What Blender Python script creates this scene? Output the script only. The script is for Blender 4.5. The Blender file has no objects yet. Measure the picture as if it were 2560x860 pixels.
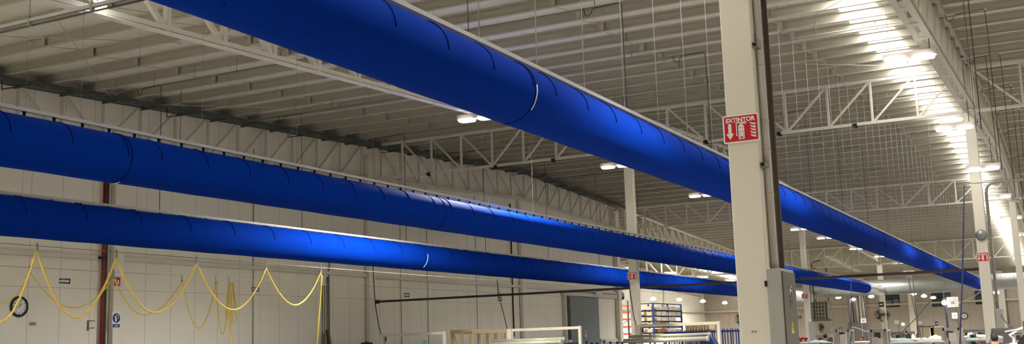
import bpy, math, random
from mathutils import Vector
random.seed(7)
SC = bpy.context.scene
COL = SC.collection

# ---------------------------------------------------------------- camera, world, exposure
F_PX = 2735.124                      # focal length in pixels of the 2560 px wide frame
YAW, PITCH, ROLL = 0.469576731, 0.154692999, -0.0318810258
EYE = Vector((0, 0, 1.65))
FWD = Vector((-math.sin(YAW)*math.cos(PITCH), math.cos(YAW)*math.cos(PITCH), math.sin(PITCH)))
_r0 = Vector((math.cos(YAW), math.sin(YAW), 0)); _u0 = _r0.cross(FWD)
RT = math.cos(ROLL)*_r0 + math.sin(ROLL)*_u0
UP = -math.sin(ROLL)*_r0 + math.cos(ROLL)*_u0
cam = bpy.data.cameras.new('camera'); camo = bpy.data.objects.new('camera', cam); COL.objects.link(camo)
cam.sensor_width = 36; cam.lens = F_PX/2560*36; cam.clip_end = 400
from mathutils import Matrix
camo.matrix_world = Matrix(((RT.x, UP.x, -FWD.x, EYE.x), (RT.y, UP.y, -FWD.y, EYE.y), (RT.z, UP.z, -FWD.z, EYE.z), (0, 0, 0, 1)))
SC.camera = camo
world = bpy.data.worlds.new('night'); SC.world = world; world.use_nodes = True
world.node_tree.nodes['Background'].inputs[0].default_value = (0.02, 0.022, 0.03, 1)
world.node_tree.nodes['Background'].inputs[1].default_value = 0.2
SC.view_settings.view_transform = 'Standard'; SC.view_settings.look = 'None'
SC.view_settings.gamma = 1; SC.view_settings.use_curve_mapping = False
SC.view_settings.exposure = 1.2
LAMP_DOWN, LAMP_UP = 2.6, 0.3      # radiance of the lamps' lenses and of added top strips lighting the roof
LAMP_WATT = 2700.0                   # downward beam of each roof lamp
SKYLIGHT = 6.0                      # radiance of the translucent roof strips
LAMP_COL = (1.0, 0.975, 0.935)

def ray(u, v): return FWD + RT*((u-1280)/F_PX) - UP*((v-430)/F_PX)
def at(u, v, Y=None, X=None, Z=None):           # where the sight line of a photo point meets a known wall / row / height
    d = ray(u, v)
    t = Y/d.y if Y is not None else (X/d.x if X is not None else (Z-1.65)/d.z)
    return EYE + d*t

# ---------------------------------------------------------------- the building's own measures
RIDGE_Y, SLOPE = 54.4, 0.045
def zp(y): return 11.15 - SLOPE*abs(y-RIDGE_Y)          # underside of the purlins
def zb(y): return 9.58 - 0.043*abs(y-RIDGE_Y)           # bottom chord of the trusses
WALL_X, FAR_Y, HALL_X = -27.2, 128.0, -39.7
ROW_A, ROW_B = -2.58, -14.95
PUR0, PURD = 8.0-0.04, 1.58

# ---------------------------------------------------------------- materials
def lin(c): return tuple(((x/255)/12.92 if x/255 <= .04045 else ((x/255+.055)/1.055)**2.4) for x in c)
MATS = {}
def mat(name, rgb, rough=.6, metal=0.0, var=.06, scale=3.0, bump=0.0, emit=0.0, spec=.5, ecol=LAMP_COL):
    if name in MATS: return MATS[name]
    m = bpy.data.materials.new(name); m.use_nodes = True; MATS[name] = m
    nt = m.node_tree; b = nt.nodes['Principled BSDF']; c = lin(rgb)
    b.inputs['Roughness'].default_value = rough; b.inputs['Metallic'].default_value = metal
    b.inputs['Specular IOR Level'].default_value = spec
    if emit:
        b.inputs['Base Color'].default_value = (*c, 1)
        b.inputs['Emission Color'].default_value = (*ecol, 1); b.inputs['Emission Strength'].default_value = emit
        return m
    tc = nt.nodes.new('ShaderNodeTexCoord'); nz = nt.nodes.new('ShaderNodeTexNoise')
    nz.inputs['Scale'].default_value = scale; nz.inputs['Detail'].default_value = 4
    nt.links.new(tc.outputs['Object'], nz.inputs['Vector'])
    mx = nt.nodes.new('ShaderNodeMix'); mx.data_type = 'RGBA'
    mx.inputs['A'].default_value = (*[x*(1-var) for x in c], 1); mx.inputs['B'].default_value = (*[min(1, x*(1+var)) for x in c], 1)
    nt.links.new(nz.outputs['Fac'], mx.inputs['Factor']); nt.links.new(mx.outputs['Result'], b.inputs['Base Color'])
    if bump:
        bp = nt.nodes.new('ShaderNodeBump'); bp.inputs['Strength'].default_value = bump; bp.inputs['Distance'].default_value = .02
        nt.links.new(nz.outputs['Fac'], bp.inputs['Height']); nt.links.new(bp.outputs['Normal'], b.inputs['Normal'])
    return m
def seam_mat(name, rgb, axis, pitch, width, dark=.62, rough=.55, var=.04):
    """painted metal panels with narrow joints across one world axis"""
    m = mat(name, rgb, rough, 0, var, .35); nt = m.node_tree; b = nt.nodes['Principled BSDF']
    src = b.inputs['Base Color'].links[0].from_socket
    g = nt.nodes.new('ShaderNodeNewGeometry'); s = nt.nodes.new('ShaderNodeSeparateXYZ'); nt.links.new(g.outputs['Position'], s.inputs[0])
    a = nt.nodes.new('ShaderNodeMath'); a.operation = 'ADD'; a.inputs[1].default_value = 500.0; nt.links.new(s.outputs[axis], a.inputs[0])
    q = nt.nodes.new('ShaderNodeMath'); q.operation = 'MODULO'; q.inputs[1].default_value = pitch; nt.links.new(a.outputs[0], q.inputs[0])
    l = nt.nodes.new('ShaderNodeMath'); l.operation = 'LESS_THAN'; l.inputs[1].default_value = width; nt.links.new(q.outputs[0], l.inputs[0])
    mx = nt.nodes.new('ShaderNodeMix'); mx.data_type = 'RGBA'; mx.blend_type = 'MULTIPLY'
    mx.inputs['B'].default_value = (dark, dark, dark, 1)
    nt.links.new(l.outputs[0], mx.inputs['Factor']); nt.links.new(src, mx.inputs['A']); nt.links.new(mx.outputs['Result'], b.inputs['Base Color'])
    return m
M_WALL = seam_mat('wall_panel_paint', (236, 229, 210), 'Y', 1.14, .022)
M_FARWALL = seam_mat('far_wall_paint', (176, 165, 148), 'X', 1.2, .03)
M_DECK = seam_mat('roof_deck_paint', (222, 217, 203), 'X', 1.0, .03, .8)
M_PURLIN = mat('purlin_paint', (182, 176, 160), .45, 0, .05, 1.5)
M_STEEL = mat('cream_steel_paint', (200, 193, 176), .45, 0, .05, 2)
M_GIRD = mat('beige_girder_paint', (170, 162, 146), .45, 0, .05, 2)
M_TRUSS = mat('white_steel_paint', (212, 206, 194), .45, 0, .05, 2)
M_COLUMN = mat('column_paint', (232, 224, 206), .5, 0, .035, 1.6, .03)
M_FLOOR = mat('concrete_floor', (124, 121, 115), .5, 0, .12, .6)
M_BLUE = mat('blue_duct_fabric', (0, 42, 134), .85, 0, .10, 2.2, .12, spec=.03)
M_BLUED = mat('blue_seam_fabric', (1, 18, 68), .8, 0, .1, 8, spec=.05)
M_RAIL = mat('white_rail_aluminium', (168, 166, 160), .45, .0, .04, 4)
M_WIRE = mat('pale_steel_wire', (170, 166, 158), .5, .0, .05, 4)
M_DARKW = mat('dark_cable', (58, 54, 48), .6, 0, .1, 6)
M_CONDUIT = mat('grey_conduit', (132, 128, 116), .45, .2, .1, 5)
M_GALV = mat('galvanised_steel', (150, 150, 145), .42, .6, .22, 1.3, .05)
M_COLLAR = mat('bright_galvanised_collar', (205, 205, 200), .3, .7, .1, 3)
M_GALVB = mat('brownish_galvanised_steel', (150, 138, 122), .45, .45, .2, 3)
M_TRAY = mat('dark_green_grey_tray', (84, 88, 78), .55, .2, .1, 3)
M_LENS = mat('lamp_lens', (255, 255, 250), .4, emit=LAMP_DOWN)
M_UPL = mat('added_uplight_glow', (255, 255, 250), .4, emit=LAMP_UP)
M_FARLENS = mat('small_lamp_lens', (255, 255, 250), .4, emit=9.0)
M_SKY = mat('translucent_skylight', (250, 250, 245), .5, emit=SKYLIGHT, ecol=(1.0, .99, .96))
M_HOUSE = mat('lamp_housing_white', (196, 186, 178), .5)
M_RED = mat('sign_red', (204, 12, 32), .45, 0, .05, 8)
M_WHITE = mat('sign_white', (238, 234, 226), .5, 0, .03, 6)
M_BLACK = mat('black_paint', (22, 21, 21), .55)
M_CABF = mat('cabinet_pale_grey', (172, 172, 162), .5, 0, .07, 5)
M_CABD = mat('dark_grey_and_door_shade', (104, 99, 88), .5, 0, .05, 5)
M_YELLOW = mat('warning_yellow', (226, 202, 24), .5)
M_HOSE = mat('yellow_hose_rubber', (244, 212, 98), .6, 0, .05, 9)
M_GREEN = mat('exit_sign_green', (18, 46, 32), .5)
M_SBLUE = mat('sign_blue', (22, 40, 128), .5)
M_REDPIPE = mat('red_pipe_paint', (128, 26, 26), .45)
M_BEAM = mat('busway_dark_brown', (50, 38, 34), .5)
M_DOOR = mat('grey_door_sheet', (128, 134, 128), .5, 0, .06, .6)
M_PINE = mat('pine_timber', (216, 188, 138), .7, 0, .15, 7)
M_GANTRY = mat('cream_machine_paint', (220, 212, 190), .45)
M_ROLL = mat('grey_green_roller', (176, 174, 152), .4, .1, .08, 5)
M_RBLUE = mat('rack_blue_paint', (24, 54, 142), .5, 0, .08, 5)
M_BEAMB = mat('dark_navy_beam', (22, 26, 48), .5)
M_ORANGE = mat('rack_orange_paint', (222, 84, 46), .5)
M_CARTON = mat('white_carton', (236, 228, 212), .7, 0, .06, 5)
M_KRAFT = mat('kraft_carton', (206, 186, 150), .7, 0, .08, 5)
M_BROWNBOX = mat('brown_carton', (166, 104, 58), .7, 0, .08, 5)
M_DGREY = mat('dark_grey_metal', (74, 70, 66), .55, .1, .1, 5)
M_GLASS = mat('window_glass', (62, 78, 84), .12, 0, .2, .8)
M_CLOTH = mat('pale_cyan_cloth', (160, 182, 178), .85, 0, .08, 6, .1)
M_CLOTHW = mat('white_cloth', (190, 185, 170), .85, 0, .05, 6, .1)
M_TARP = mat('grey_tarpaulin', (92, 88, 84), .7, 0, .12, 4, .1)
M_ALU = mat('aluminium_frame', (176, 174, 166), .4, .5, .08, 5)
M_PAPER = mat('pinkish_paper', (222, 206, 204), .8)
M_BCABLE = mat('blue_air_hose', (62, 66, 118), .5)
M_SKIN = mat('skin', (164, 112, 84), .6)
M_HAIR = mat('dark_hair', (20, 15, 13), .6, 0, .2, 20, .2)
M_SLATE = mat('grey_rack_panel', (126, 118, 106), .6, 0, .15, 2)

# ---------------------------------------------------------------- mesh helpers
class MB:
    def __init__(s): s.v = []; s.f = []; s.sm = []
    def add(s, vs, fs, smooth=False):
        o = len(s.v); s.v += [Vector(p) for p in vs]; s.f += [[i+o for i in f] for f in fs]; s.sm += [smooth]*len(fs); return s
    def box(s, a, b):
        x0, x1 = sorted((a[0], b[0])); y0, y1 = sorted((a[1], b[1])); z0, z1 = sorted((a[2], b[2]))
        return s.add([(x0, y0, z0), (x1, y0, z0), (x1, y1, z0), (x0, y1, z0), (x0, y0, z1), (x1, y0, z1), (x1, y1, z1), (x0, y1, z1)],
                     [(0, 3, 2, 1), (4, 5, 6, 7), (0, 1, 5, 4), (1, 2, 6, 5), (2, 3, 7, 6), (3, 0, 4, 7)])
    def bar(s, p, q, w, h, up=(0, 0, 1)):
        p, q = Vector(p), Vector(q); d = (q-p).normalized(); u = Vector(up)
        if abs(d.dot(u)) > .98: u = Vector((1, 0, 0))
        a = d.cross(u).normalized()*(w/2); b = a.cross(d).normalized()*(h/2)
        return s.add([p-a-b, p+a-b, p+a+b, p-a+b, q-a-b, q+a-b, q+a+b, q-a+b],
                     [(0, 3, 2, 1), (4, 5, 6, 7), (0, 1, 5, 4), (1, 2, 6, 5), (2, 3, 7, 6), (3, 0, 4, 7)])
    def tube(s, pts, r, n=8, caps=True, smooth=True):
        pts = [Vector(p) for p in pts]; rs = r if isinstance(r, (list, tuple)) else [r]*len(pts)
        vs = []; ref = None
        for i, p in enumerate(pts):
            d = (pts[min(i+1, len(pts)-1)]-pts[max(i-1, 0)]).normalized()
            if ref is None: ref = Vector((0, 0, 1)) if abs(d.z) < .9 else Vector((1, 0, 0))
            a = d.cross(ref); a = a.normalized() if a.length > 1e-6 else d.orthogonal().normalized()
            b = a.cross(d).normalized(); ref = b
            vs += [p+(a*math.cos(t)+b*math.sin(t))*rs[i] for t in [2*math.pi*k/n for k in range(n)]]
        fs = [(i*n+k, i*n+(k+1) % n, (i+1)*n+(k+1) % n, (i+1)*n+k) for i in range(len(pts)-1) for k in range(n)]
        s.add(vs, fs, smooth)
        if caps:
            o = len(s.v)-len(vs)
            s.f += [[o+k for k in range(n)][::-1], [o+(len(pts)-1)*n+k for k in range(n)]]; s.sm += [False, False]
        return s
    def prism(s, poly, vec):
        n = len(poly); vec = Vector(vec); vs = [Vector(p) for p in poly]+[Vector(p)+vec for p in poly]
        return s.add(vs, [list(range(n))[::-1], [n+i for i in range(n)]]+[(i, (i+1) % n, n+(i+1) % n, n+i) for i in range(n)])
    def ball(s, c, rx, ry, rz, nu=16, nv=10, f=None):
        vs = []
        for j in range(nv+1):
            for i in range(nu):
                a, b = 2*math.pi*i/nu, math.pi*j/nv
                p = Vector((math.cos(a)*math.sin(b), math.sin(a)*math.sin(b), math.cos(b)))
                if f: p = f(p)
                vs.append((c[0]+p.x*rx, c[1]+p.y*ry, c[2]+p.z*rz))
        return s.add(vs, [(j*nu+i, (j+1)*nu+i, (j+1)*nu+(i+1) % nu, j*nu+(i+1) % nu) for j in range(nv) for i in range(nu)], True)
    def build(s, name, m, parent=None, origin=None, bevel=0):
        base = parent['_o'] if parent is not None else (origin if origin is not None else (0, 0, 0))
        base = Vector(base)
        me = bpy.data.meshes.new(name); me.from_pydata([p-base for p in s.v], [], s.f); me.polygons.foreach_set('use_smooth', s.sm); me.update()
        me.materials.append(m); o = bpy.data.objects.new(name, me); COL.objects.link(o)
        if parent is not None: o.parent = parent
        else: o.location = base
        o['_o'] = tuple(base)
        if bevel:
            b = o.modifiers.new('bevel', 'BEVEL'); b.width = bevel; b.segments = 2; b.limit_method = 'ANGLE'
        return o
def tag(o, label=None, cat=None, group=None, kind=None):
    if label: o['label'] = label
    if cat: o['category'] = cat
    if group: o['group'] = group
    if kind: o['kind'] = kind
    return o
def thing(name, label, cat, loc=(0, 0, 0), group=None):
    o = bpy.data.objects.new(name, None); COL.objects.link(o); o.location = loc; o['_o'] = tuple(loc); o.empty_display_size = .1
    return tag(o, label, cat, group, 'thing')
def struct(name, mb, m, bevel=0): return tag(mb.build(name, m, bevel=bevel), kind='structure')
def copy_thing(src, loc, label=None, group=None):
    c = src.copy(); COL.objects.link(c); c.location = loc; c['_o'] = tuple(loc)
    if label: c['label'] = label
    if group: c['group'] = group
    for ch in src.children:
        k = ch.copy(); COL.objects.link(k); k.parent = c
        for g in ch.children:
            d = g.copy(); COL.objects.link(d); d.parent = k
    return c
def text(name, body, parent, loc, size, m, face='-Y', bold=0.0, width=None):
    """lettering as its own thin mesh, centred on loc; width fits the line to a measured length"""
    cu = bpy.data.curves.new(name, 'FONT'); cu.body = body; cu.size = size; cu.extrude = .001; cu.offset = bold
    tmp = bpy.data.objects.new('lettering_source', cu); COL.objects.link(tmp); bpy.context.view_layer.update()
    me = bpy.data.meshes.new_from_object(tmp.evaluated_get(bpy.context.evaluated_depsgraph_get()))
    bpy.data.objects.remove(tmp); bpy.data.curves.remove(cu)
    xs = [v.co.x for v in me.vertices]; ys = [v.co.y for v in me.vertices]
    cx, cy = (min(xs)+max(xs))/2, (min(ys)+max(ys))/2; k = width/(max(xs)-min(xs)) if width else 1
    for v in me.vertices: v.co = ((v.co.x-cx)*k, v.co.y-cy, v.co.z)
    me.materials.clear(); me.materials.append(m); me.name = name
    o = bpy.data.objects.new(name, me); COL.objects.link(o); o.parent = parent; o.location = Vector(loc)-Vector(parent['_o'])
    o.rotation_euler = (math.pi/2, 0, math.pi/2 if face == '+X' else 0); return o

# ---------------------------------------------------------------- large structure
struct('floor', MB().box((-41, -8, -.2), (16, FAR_Y+1, 0)), M_FLOOR)
d = MB()
for a, b in ((-8, RIDGE_Y), (RIDGE_Y, FAR_Y+.3)):
    za, zb_ = zp(a)+.29, zp(b)+.29
    d.prism([(-41, a, za), (-41, b, zb_), (-41, b, zb_+.12), (-41, a, za+.12)], (57, 0, 0))
struct('ceiling', d, M_DECK)
struct('wall_left', MB().box((WALL_X-.25, -8, 0), (WALL_X, 68.6, 11.6)), M_WALL)
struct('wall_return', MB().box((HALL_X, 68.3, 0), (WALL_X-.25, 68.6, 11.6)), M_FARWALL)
struct('wall_hall_left', MB().box((HALL_X-.25, 68.6, 0), (HALL_X, FAR_Y, 11.6)), M_WALL)
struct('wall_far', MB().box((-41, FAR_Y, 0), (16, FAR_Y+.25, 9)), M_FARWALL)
struct('wall_right', MB().box((15, -8, 0), (15.25, FAR_Y, 12)), M_DGREY)
struct('wall_back', MB().box((-28, -8.25, 0), (15, -8, 9)), M_DGREY)

for i, (x0, x1, y0, y1) in enumerate(((-4.97, -4.0, 6, 126), (-35.0, -34.0, 72, 126), (-21.0, -20.7, 106, 124), (9.0, 10.0, 8, 126), (-20, -19, -7, 5))):  # last two strips lie out of view, added for ambient light
    w = MB()
    for a, b in ((y0, min(y1, RIDGE_Y)), (max(y0, RIDGE_Y), y1)):
        if b > a: w.prism([(x0, a, zp(a)+.282), (x0, b, zp(b)+.282), (x0, b, zp(b)+.289), (x0, a, zp(a)+.289)], (x1-x0, 0, 0))
    struct('window_%d' % (i+11), w, M_SKY if i != 2 else mat('dim_skylight', (240, 240, 235), .5, emit=.8, ecol=(1.0, .99, .96)))

# purlins: lipped steel channels spanning across the hall, sag rods between them at the third points of each bay
def purlin_mesh(y, x0, x1, z):
    m = MB()
    h, fl, t = .28, .09, .006
    m.box((x0, y-t, z), (x1, y, z+h)); m.box((x0, y-fl, z), (x1, y-t, z+t)); m.box((x0, y-fl, z+h-t), (x1, y-t, z+h))
    m.box((x0, y-fl, z+t), (x1, y-fl+t, z+.028)); m.box((x0, y-fl, z+h-.028), (x1, y-fl+t, z+h-t))
    return m
NP = 76
SAGX = [-35.5, -31.4, -23.1, -19.0, -10.8, -6.7, 1.5, 5.6]
for k in range(NP):
    y = PUR0+PURD*k
    if abs(y-RIDGE_Y) < .3: y += .0
    x0 = WALL_X+.02 if y < 69.7 else HALL_X+.02
    z = zp(y); p = thing('roof_purlin', 'cream steel purlin spanning the hall crosswise under the roof deck', 'purlin', (x0, y, z), 'roof purlins across the hall')
    purlin_mesh(y, x0, 14.9, z).build('channel', M_PURLIN, p)
    if k < NP-1:
        for sx in SAGX:
            r = MB()
            if sx < x0 or sx > 4 or k > 46: continue
            z2 = zp(y+PURD)
            r.bar((sx, y+.002, z+.05), (sx, y+PURD-.095, z2+.2), .018, .018)
            r.box((sx-.03, y+PURD-.10, z2+.04), (sx+.12, y+PURD-.094, z2+.26))
            r.build('sag_rod', M_PURLIN, p)

# ---------------------------------------------------------------- trusses
def truss(name, label, P0, P1, n, zbot, ztop, mid, chord=.12, web=.07, m=M_STEEL, double=False, inset=.0, group=None, lo=.10, slotted=False):
    """a parallel-chord truss from P0 to P1 (x, y); n panels; diagonals fall towards panel mid"""
    P0, P1 = Vector((*P0, 0)), Vector((*P1, 0)); along = (P1-P0).normalized(); side = Vector((-along.y, along.x, 0))
    pt = lambda i, f: (lambda q: Vector((q.x, q.y, f(q.y))))(P0+(P1-P0)*((i+inset)/(n+2*inset)))
    e = lambda q, f: Vector((q.x, q.y, f(q.y)))
    r = thing(name, label, 'truss', (P0.x, P0.y, zbot(P0.y)), group)
    offs = (-.12, .12) if double else (0,)
    for nm, f, hh in (('top_chord', ztop, chord), ('bottom_chord', zbot, chord)):
        b = MB()
        stops = [P0, P1]
        if abs(P0.y-P1.y) > 1 and min(P0.y, P1.y) < RIDGE_Y < max(P0.y, P1.y): stops = [P0, P0+(P1-P0)*((RIDGE_Y-P0.y)/(P1.y-P0.y)), P1]
        for a, c in zip(stops, stops[1:]):
            for o in offs:
                if double: b.bar(e(a, f)+side*o, e(c, f)+side*o, .15, .03); b.bar(e(a, f)+side*o*1.55+Vector((0, 0, .06)), e(c, f)+side*o*1.55+Vector((0, 0, .06)), .012, .11)
                elif slotted and nm == 'bottom_chord':
                    for dz, w_, h_ in ((.075, .12, .10), (.012, .05, .04), (-.012, .20, .02)): b.bar(e(a, f)+Vector((0, 0, dz)), e(c, f)+Vector((0, 0, dz)), w_, h_)
                else: b.bar(e(a, f)+side*o, e(c, f)+side*o, chord, hh)
        if double:
            for i in range(n+1):
                q = pt(i, f); b.box(q+Vector((-.07, -.36, -.012)), q+Vector((.07, .36, .012)))
        b.build(nm, m, r)
    for i in range(n+1):
        a, c = pt(i, zbot), pt(i, ztop)
        v = MB()
        for o in ((-.09, .09) if double else (0,)): v.bar(a+side*o, c+side*o, web, web)
        v.build('vertical', m, r)
        if i < n:
            b, t = (pt(i+1, zbot), pt(i, ztop)) if i < mid else (pt(i, zbot), pt(i+1, ztop))
            g = MB()
            for o in ((-.05, .05) if double else (0,)): g.bar(b+side*o, t+side*o, web*.85, web*.85)
            g.build('diagonal', m, r)
    return r
ZT = lambda y: zp(y)-.07
GB = lambda y: zb(y)-.16
truss('wall_truss', 'painted truss along the left wall in the upper left corner, under the dark tray', (-26.95, 9.7), (-26.95, 39.3), 18, zb, ZT, 9, .12, .075, M_STEEL, inset=.35)
truss('wall_truss', 'gabled truss along the left wall with a kinked chord at the ridge', (-26.95, 39.7), (-26.95, 69.3), 18, zb, ZT, 9, .12, .075, M_STEEL, inset=.35)
truss('roof_girder', 'pale truss girder continuing beyond the far left wall corner', (-26.95, 69.7), (-26.95, 99), 18, zb, ZT, 9, .12, .08, M_TRUSS, inset=.35)
truss('hall_wall_truss', 'sloping truss on the distant left wall behind the shelves of white cartons', (HALL_X+.3, 70), (HALL_X+.3, 127.6), 34, zb, ZT, 17, .14, .09, M_STEEL, inset=.3)
truss('roof_girder', 'near left pale girder with square bottom chord running behind the nearest blue duct', (ROW_B-.05, 9.9), (ROW_B-.05, 39.3), 18, GB, ZT, 9, .13, .11, M_TRUSS, inset=.32, slotted=True)
truss('roof_girder', 'girder over the slender column left of centre, running on beyond it', (ROW_B, 39.7), (ROW_B, 69.3), 18, zb, ZT, 9, .12, .08, M_TRUSS, inset=.35)
truss('roof_girder', 'distant girder carrying the row of lamps below the middle of the nearest duct', (ROW_B, 69.7), (ROW_B, 99), 18, zb, ZT, 9, .12, .08, M_TRUSS, inset=.35)
truss('lattice_girder', 'large double-chord girder with dense webbing, top right beside the largest lamp', (ROW_A, 10.1), (ROW_A, 39.3), 18, zb, ZT, 9, .11, .10, M_GIRD, True, .35, lo=.11)
truss('lattice_girder', 'double-chord girder right of the sign-bearing column at the right, bending at the ridge', (ROW_A, 39.7), (ROW_A, 69.3), 18, zb, ZT, 9, .11, .10, M_GIRD, True, .35, lo=.11)
truss('lattice_girder', 'farthest double-chord girder at the right edge beyond the second right-hand column', (ROW_A, 69.7), (ROW_A, 99), 18, zb, ZT, 9, .11, .10, M_GIRD, True, .35, lo=.11)
XC = [-26.95, ROW_B, ROW_A, 9.8]
NAMES = {39.5: ('cross truss from the left wall to the slender column left of centre', 'cross truss between the big front column and the lamp-lit column at the right', 'cross truss at the right edge beyond the lamp-lit column'),
         69.5: ('second cross truss left, half hidden behind the slender column', 'second cross truss hanging behind the nearest blue duct at the right', 'second cross truss at the far right edge'),
         99.3: ('third cross truss far back on the left, behind the ducts', 'third cross truss far back on the right above the big metal duct', 'third cross truss at the far right end')}
for yc, nm in NAMES.items():
    for i in range(3):
        x0, x1 = XC[i]+.15, XC[i+1]-.15
        b = zb(39.5)-.04 if yc < 50 else (9.0 if yc < 80 else 7.4)
        t = zp(yc)-.08
        truss('cross_truss', nm[i], (x0, yc), (x1, yc), 8, lambda y, b=b: b, lambda y, t=t: t, 4, .10, .075, M_TRUSS)
t = truss('cross_truss', 'white lamp-lit truss far left, seen between the two lower ducts', (HALL_X+.4, 99.3), (-27.2, 99.3), 8, lambda y: 7.3, lambda y: zp(99.3)-.08, 4, .14, .12, M_TRUSS)

# ---------------------------------------------------------------- columns
def column(label, x, y, w=.30, ztop=None, m=M_COLUMN, plate=True):
    zt = ztop if ztop else zb(y)+.0
    c = thing('steel_column', label, 'column', (x, y, 0))
    MB().box((x-w/2, y-w/2, .02), (x+w/2, y+w/2, zt)).build('shaft', m, c, bevel=.015)
    MB().box((x-w*.8, y-w*.8, 0), (x+w*.8, y+w*.8, .025)).build('base_plate', m, c)
    MB().box((x-w*.62, y-w*.62, zt), (x+w*.62, y+w*.62, zt+.04)).build('cap_plate', m, c)
    return c
column('big cream square column in front carrying the large red sign', -2.557, 9.85, .29, 7.6)
column('column at the right carrying a round bell and a red sign', -2.6, 39.5, .33, zb(39.5)-.06)
column('slender column left of centre, crossed by the middle blue duct', -14.95, 39.5, .32, zb(39.5)-.06)
column('distant column just right of the grey cabinet', -14.95, 69.5, .32, zb(69.5)-.06)
column('farthest column standing in front of the two back-to-back fans', -14.9, 99.3, .42, 7.3)
column('farthest column left of the big front column, half hidden by it', WALL_X, 99.3, .40, 7.3)
column('column at the right edge behind the bell column', -2.75, 69.5, .34, zb(69.5)-.06)
def wall_column(label, x, y, w, zt, dx=.22):
    return tag(MB().box((x+.03, y-w/2, 0), (x+dx, y+w/2, zt)).build('wall_column', M_COLUMN, origin=(x, y, 0), bevel=.01), label, 'column', kind='thing')
wall_column('cream wall column at the left beside the red pipe', WALL_X, 25.35, .42, 7.3)
wall_column('wall column at the left end of the dark overhead beam', WALL_X, 39.5, .46, 9.9)
wall_column('wall column under the gable kink, left of the tall grey door', WALL_X, 54.2, .42, 9.4)
wall_column('wall column at the corner right of the tall grey door', WALL_X, 68.35, .5, 10.2, .3)
for y, l in ((85, 'first'), (99, 'second'), (113.5, 'third')):
    wall_column(l + ' wall column on the distant left hall wall counted from the near end', HALL_X, y, .4, 7.0)
for i, (u, l) in enumerate(((2283, 'pale pilaster on the far wall between the two windows'), (2022, 'far wall pilaster left of the hanging switch rack'), (2510, 'far wall pilaster right of the bell column'), (2160, 'far wall pilaster beside the dark vertical ducts'))):
    p = at(u, 800, Y=FAR_Y)
    tag(MB().box((p.x-.32, FAR_Y-.3, 0), (p.x+.32, FAR_Y-.03, 7.6)).build('wall_column', M_COLUMN, origin=(p.x, FAR_Y, 0)), l, 'column', kind='thing')
# wall ledges
struct('trim_1', MB().box((WALL_X, 9, 4.62), (WALL_X+.14, 24.55, 4.75)), M_TRUSS)
struct('trim_2', MB().box((WALL_X, 25.6, 4.64), (WALL_X+.14, 39.2, 4.77)), M_TRUSS)
struct('trim_3', MB().box((WALL_X, 39.8, 4.62), (WALL_X+.14, 68, 4.75)), M_TRUSS)
struct('trim_4', MB().box((HALL_X, 70, 4.45), (HALL_X+.3, FAR_Y, 4.65)), M_STEEL)
struct('trim_5', MB().box((HALL_X, FAR_Y-.25, 4.42), (15, FAR_Y, 4.60)), M_STEEL)

# ---------------------------------------------------------------- roof lamps
def make_lamp(x, y, z, label, group=None, watt=None, L=.60):
    r = thing('high_bay_lamp', label, 'lamp', (x, y, z), group)
    W = .19; q = L/.60
    MB().prism([(x-L, y-.10, z), (x-L, y+.10, z), (x-L+.01, y+.075, z+.14), (x-L+.01, y-.075, z+.14)], (2*L, 0, 0)).build('housing', M_HOUSE, r)
    for sx in (-1, 1):
        cx = x+sx*.31*q; w, dd = .25*q, W
        m = MB(); pl = []
        for kx, ky, zz in ((1, 1, z-.005), (.92, .86, z-.06)):
            for a in range(16):
                t = 2*math.pi*a/16; ex = 4.0
                c, s = math.cos(t), math.sin(t)
                pl.append((cx+w*kx*math.copysign(abs(c)**(2/ex), c), y+dd*ky*math.copysign(abs(s)**(2/ex), s), zz))
        m.add(pl, [[16+a for a in range(16)][::-1]]+[(a, (a+1) % 16, 16+(a+1) % 16, 16+a) for a in range(16)]+[list(range(16))])
        m.build('lens', M_LENS, r)
    MB().box((x-.35*q, y-.035, z+.141), (x+.35*q, y+.035, z+.148)).build('added_uplight', M_UPL, r)  # glowing strip added to light the purlins above
    ld = bpy.data.lights.new('lamp_beam', 'SPOT'); ld.energy = LAMP_WATT if watt is None else watt; ld.color = LAMP_COL; ld.spot_size = math.radians(118 if -5 < x < 0 else 152); ld.spot_blend = .9 if -5 < x < 0 else .6; ld.shadow_soft_size = .2
    lo_ = bpy.data.objects.new('lamp_beam', ld); COL.objects.link(lo_); lo_.parent = r; lo_.location = (0, 0, -.30)
    zt = zp(y)
    MB().tube([(x+.45, y, z+.14), (x+.45, y, z+.45), (x+.40, y, zt+.28)], .012, 6).build('power_cable', M_DARKW, r)
    MB().tube([(x-.45, y, z+.14), (x-.45, y, zt+.28)], .005, 5).build('suspension_wire', M_WIRE, r)
    return r
LB = -14.62
LA = -2.92
lampB = [(13.45, 8.06, 'lamp hanging at the top left, just cut by the upper photo edge'), (26.7, 7.97, 'lit lamp at the left underside of the nearest duct, first from the left'),
         (37.3, 7.97, 'lit lamp left of the slender column top, second from the left'), (47.7, 7.97, 'lit lamp between slender column and big front column'), (58.2, 7.97, None), (67.5, 7.97, None),
         (75.2, 7.97, 'lit lamp just right of the big front column, first of four below the duct'), (87.1, 7.97, 'lit lamp below the duct, second right of the big front column'),
         (98.0, 7.97, 'lit lamp below the duct, third right of the big front column'), (109.2, 7.97, 'lit lamp below the duct, fourth and farthest right of the big front column')]
for y, z, l in lampB:
    make_lamp(LB, y, z, l or 'lamp of the middle row hidden behind the big front column', None if l else 'lamps behind the big column', 15 if y in (13.45, 37.3, 67.5, 98.0) else (1300 if y in (47.7, 58.2) else (3500 if y == 26.7 else None)))
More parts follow.
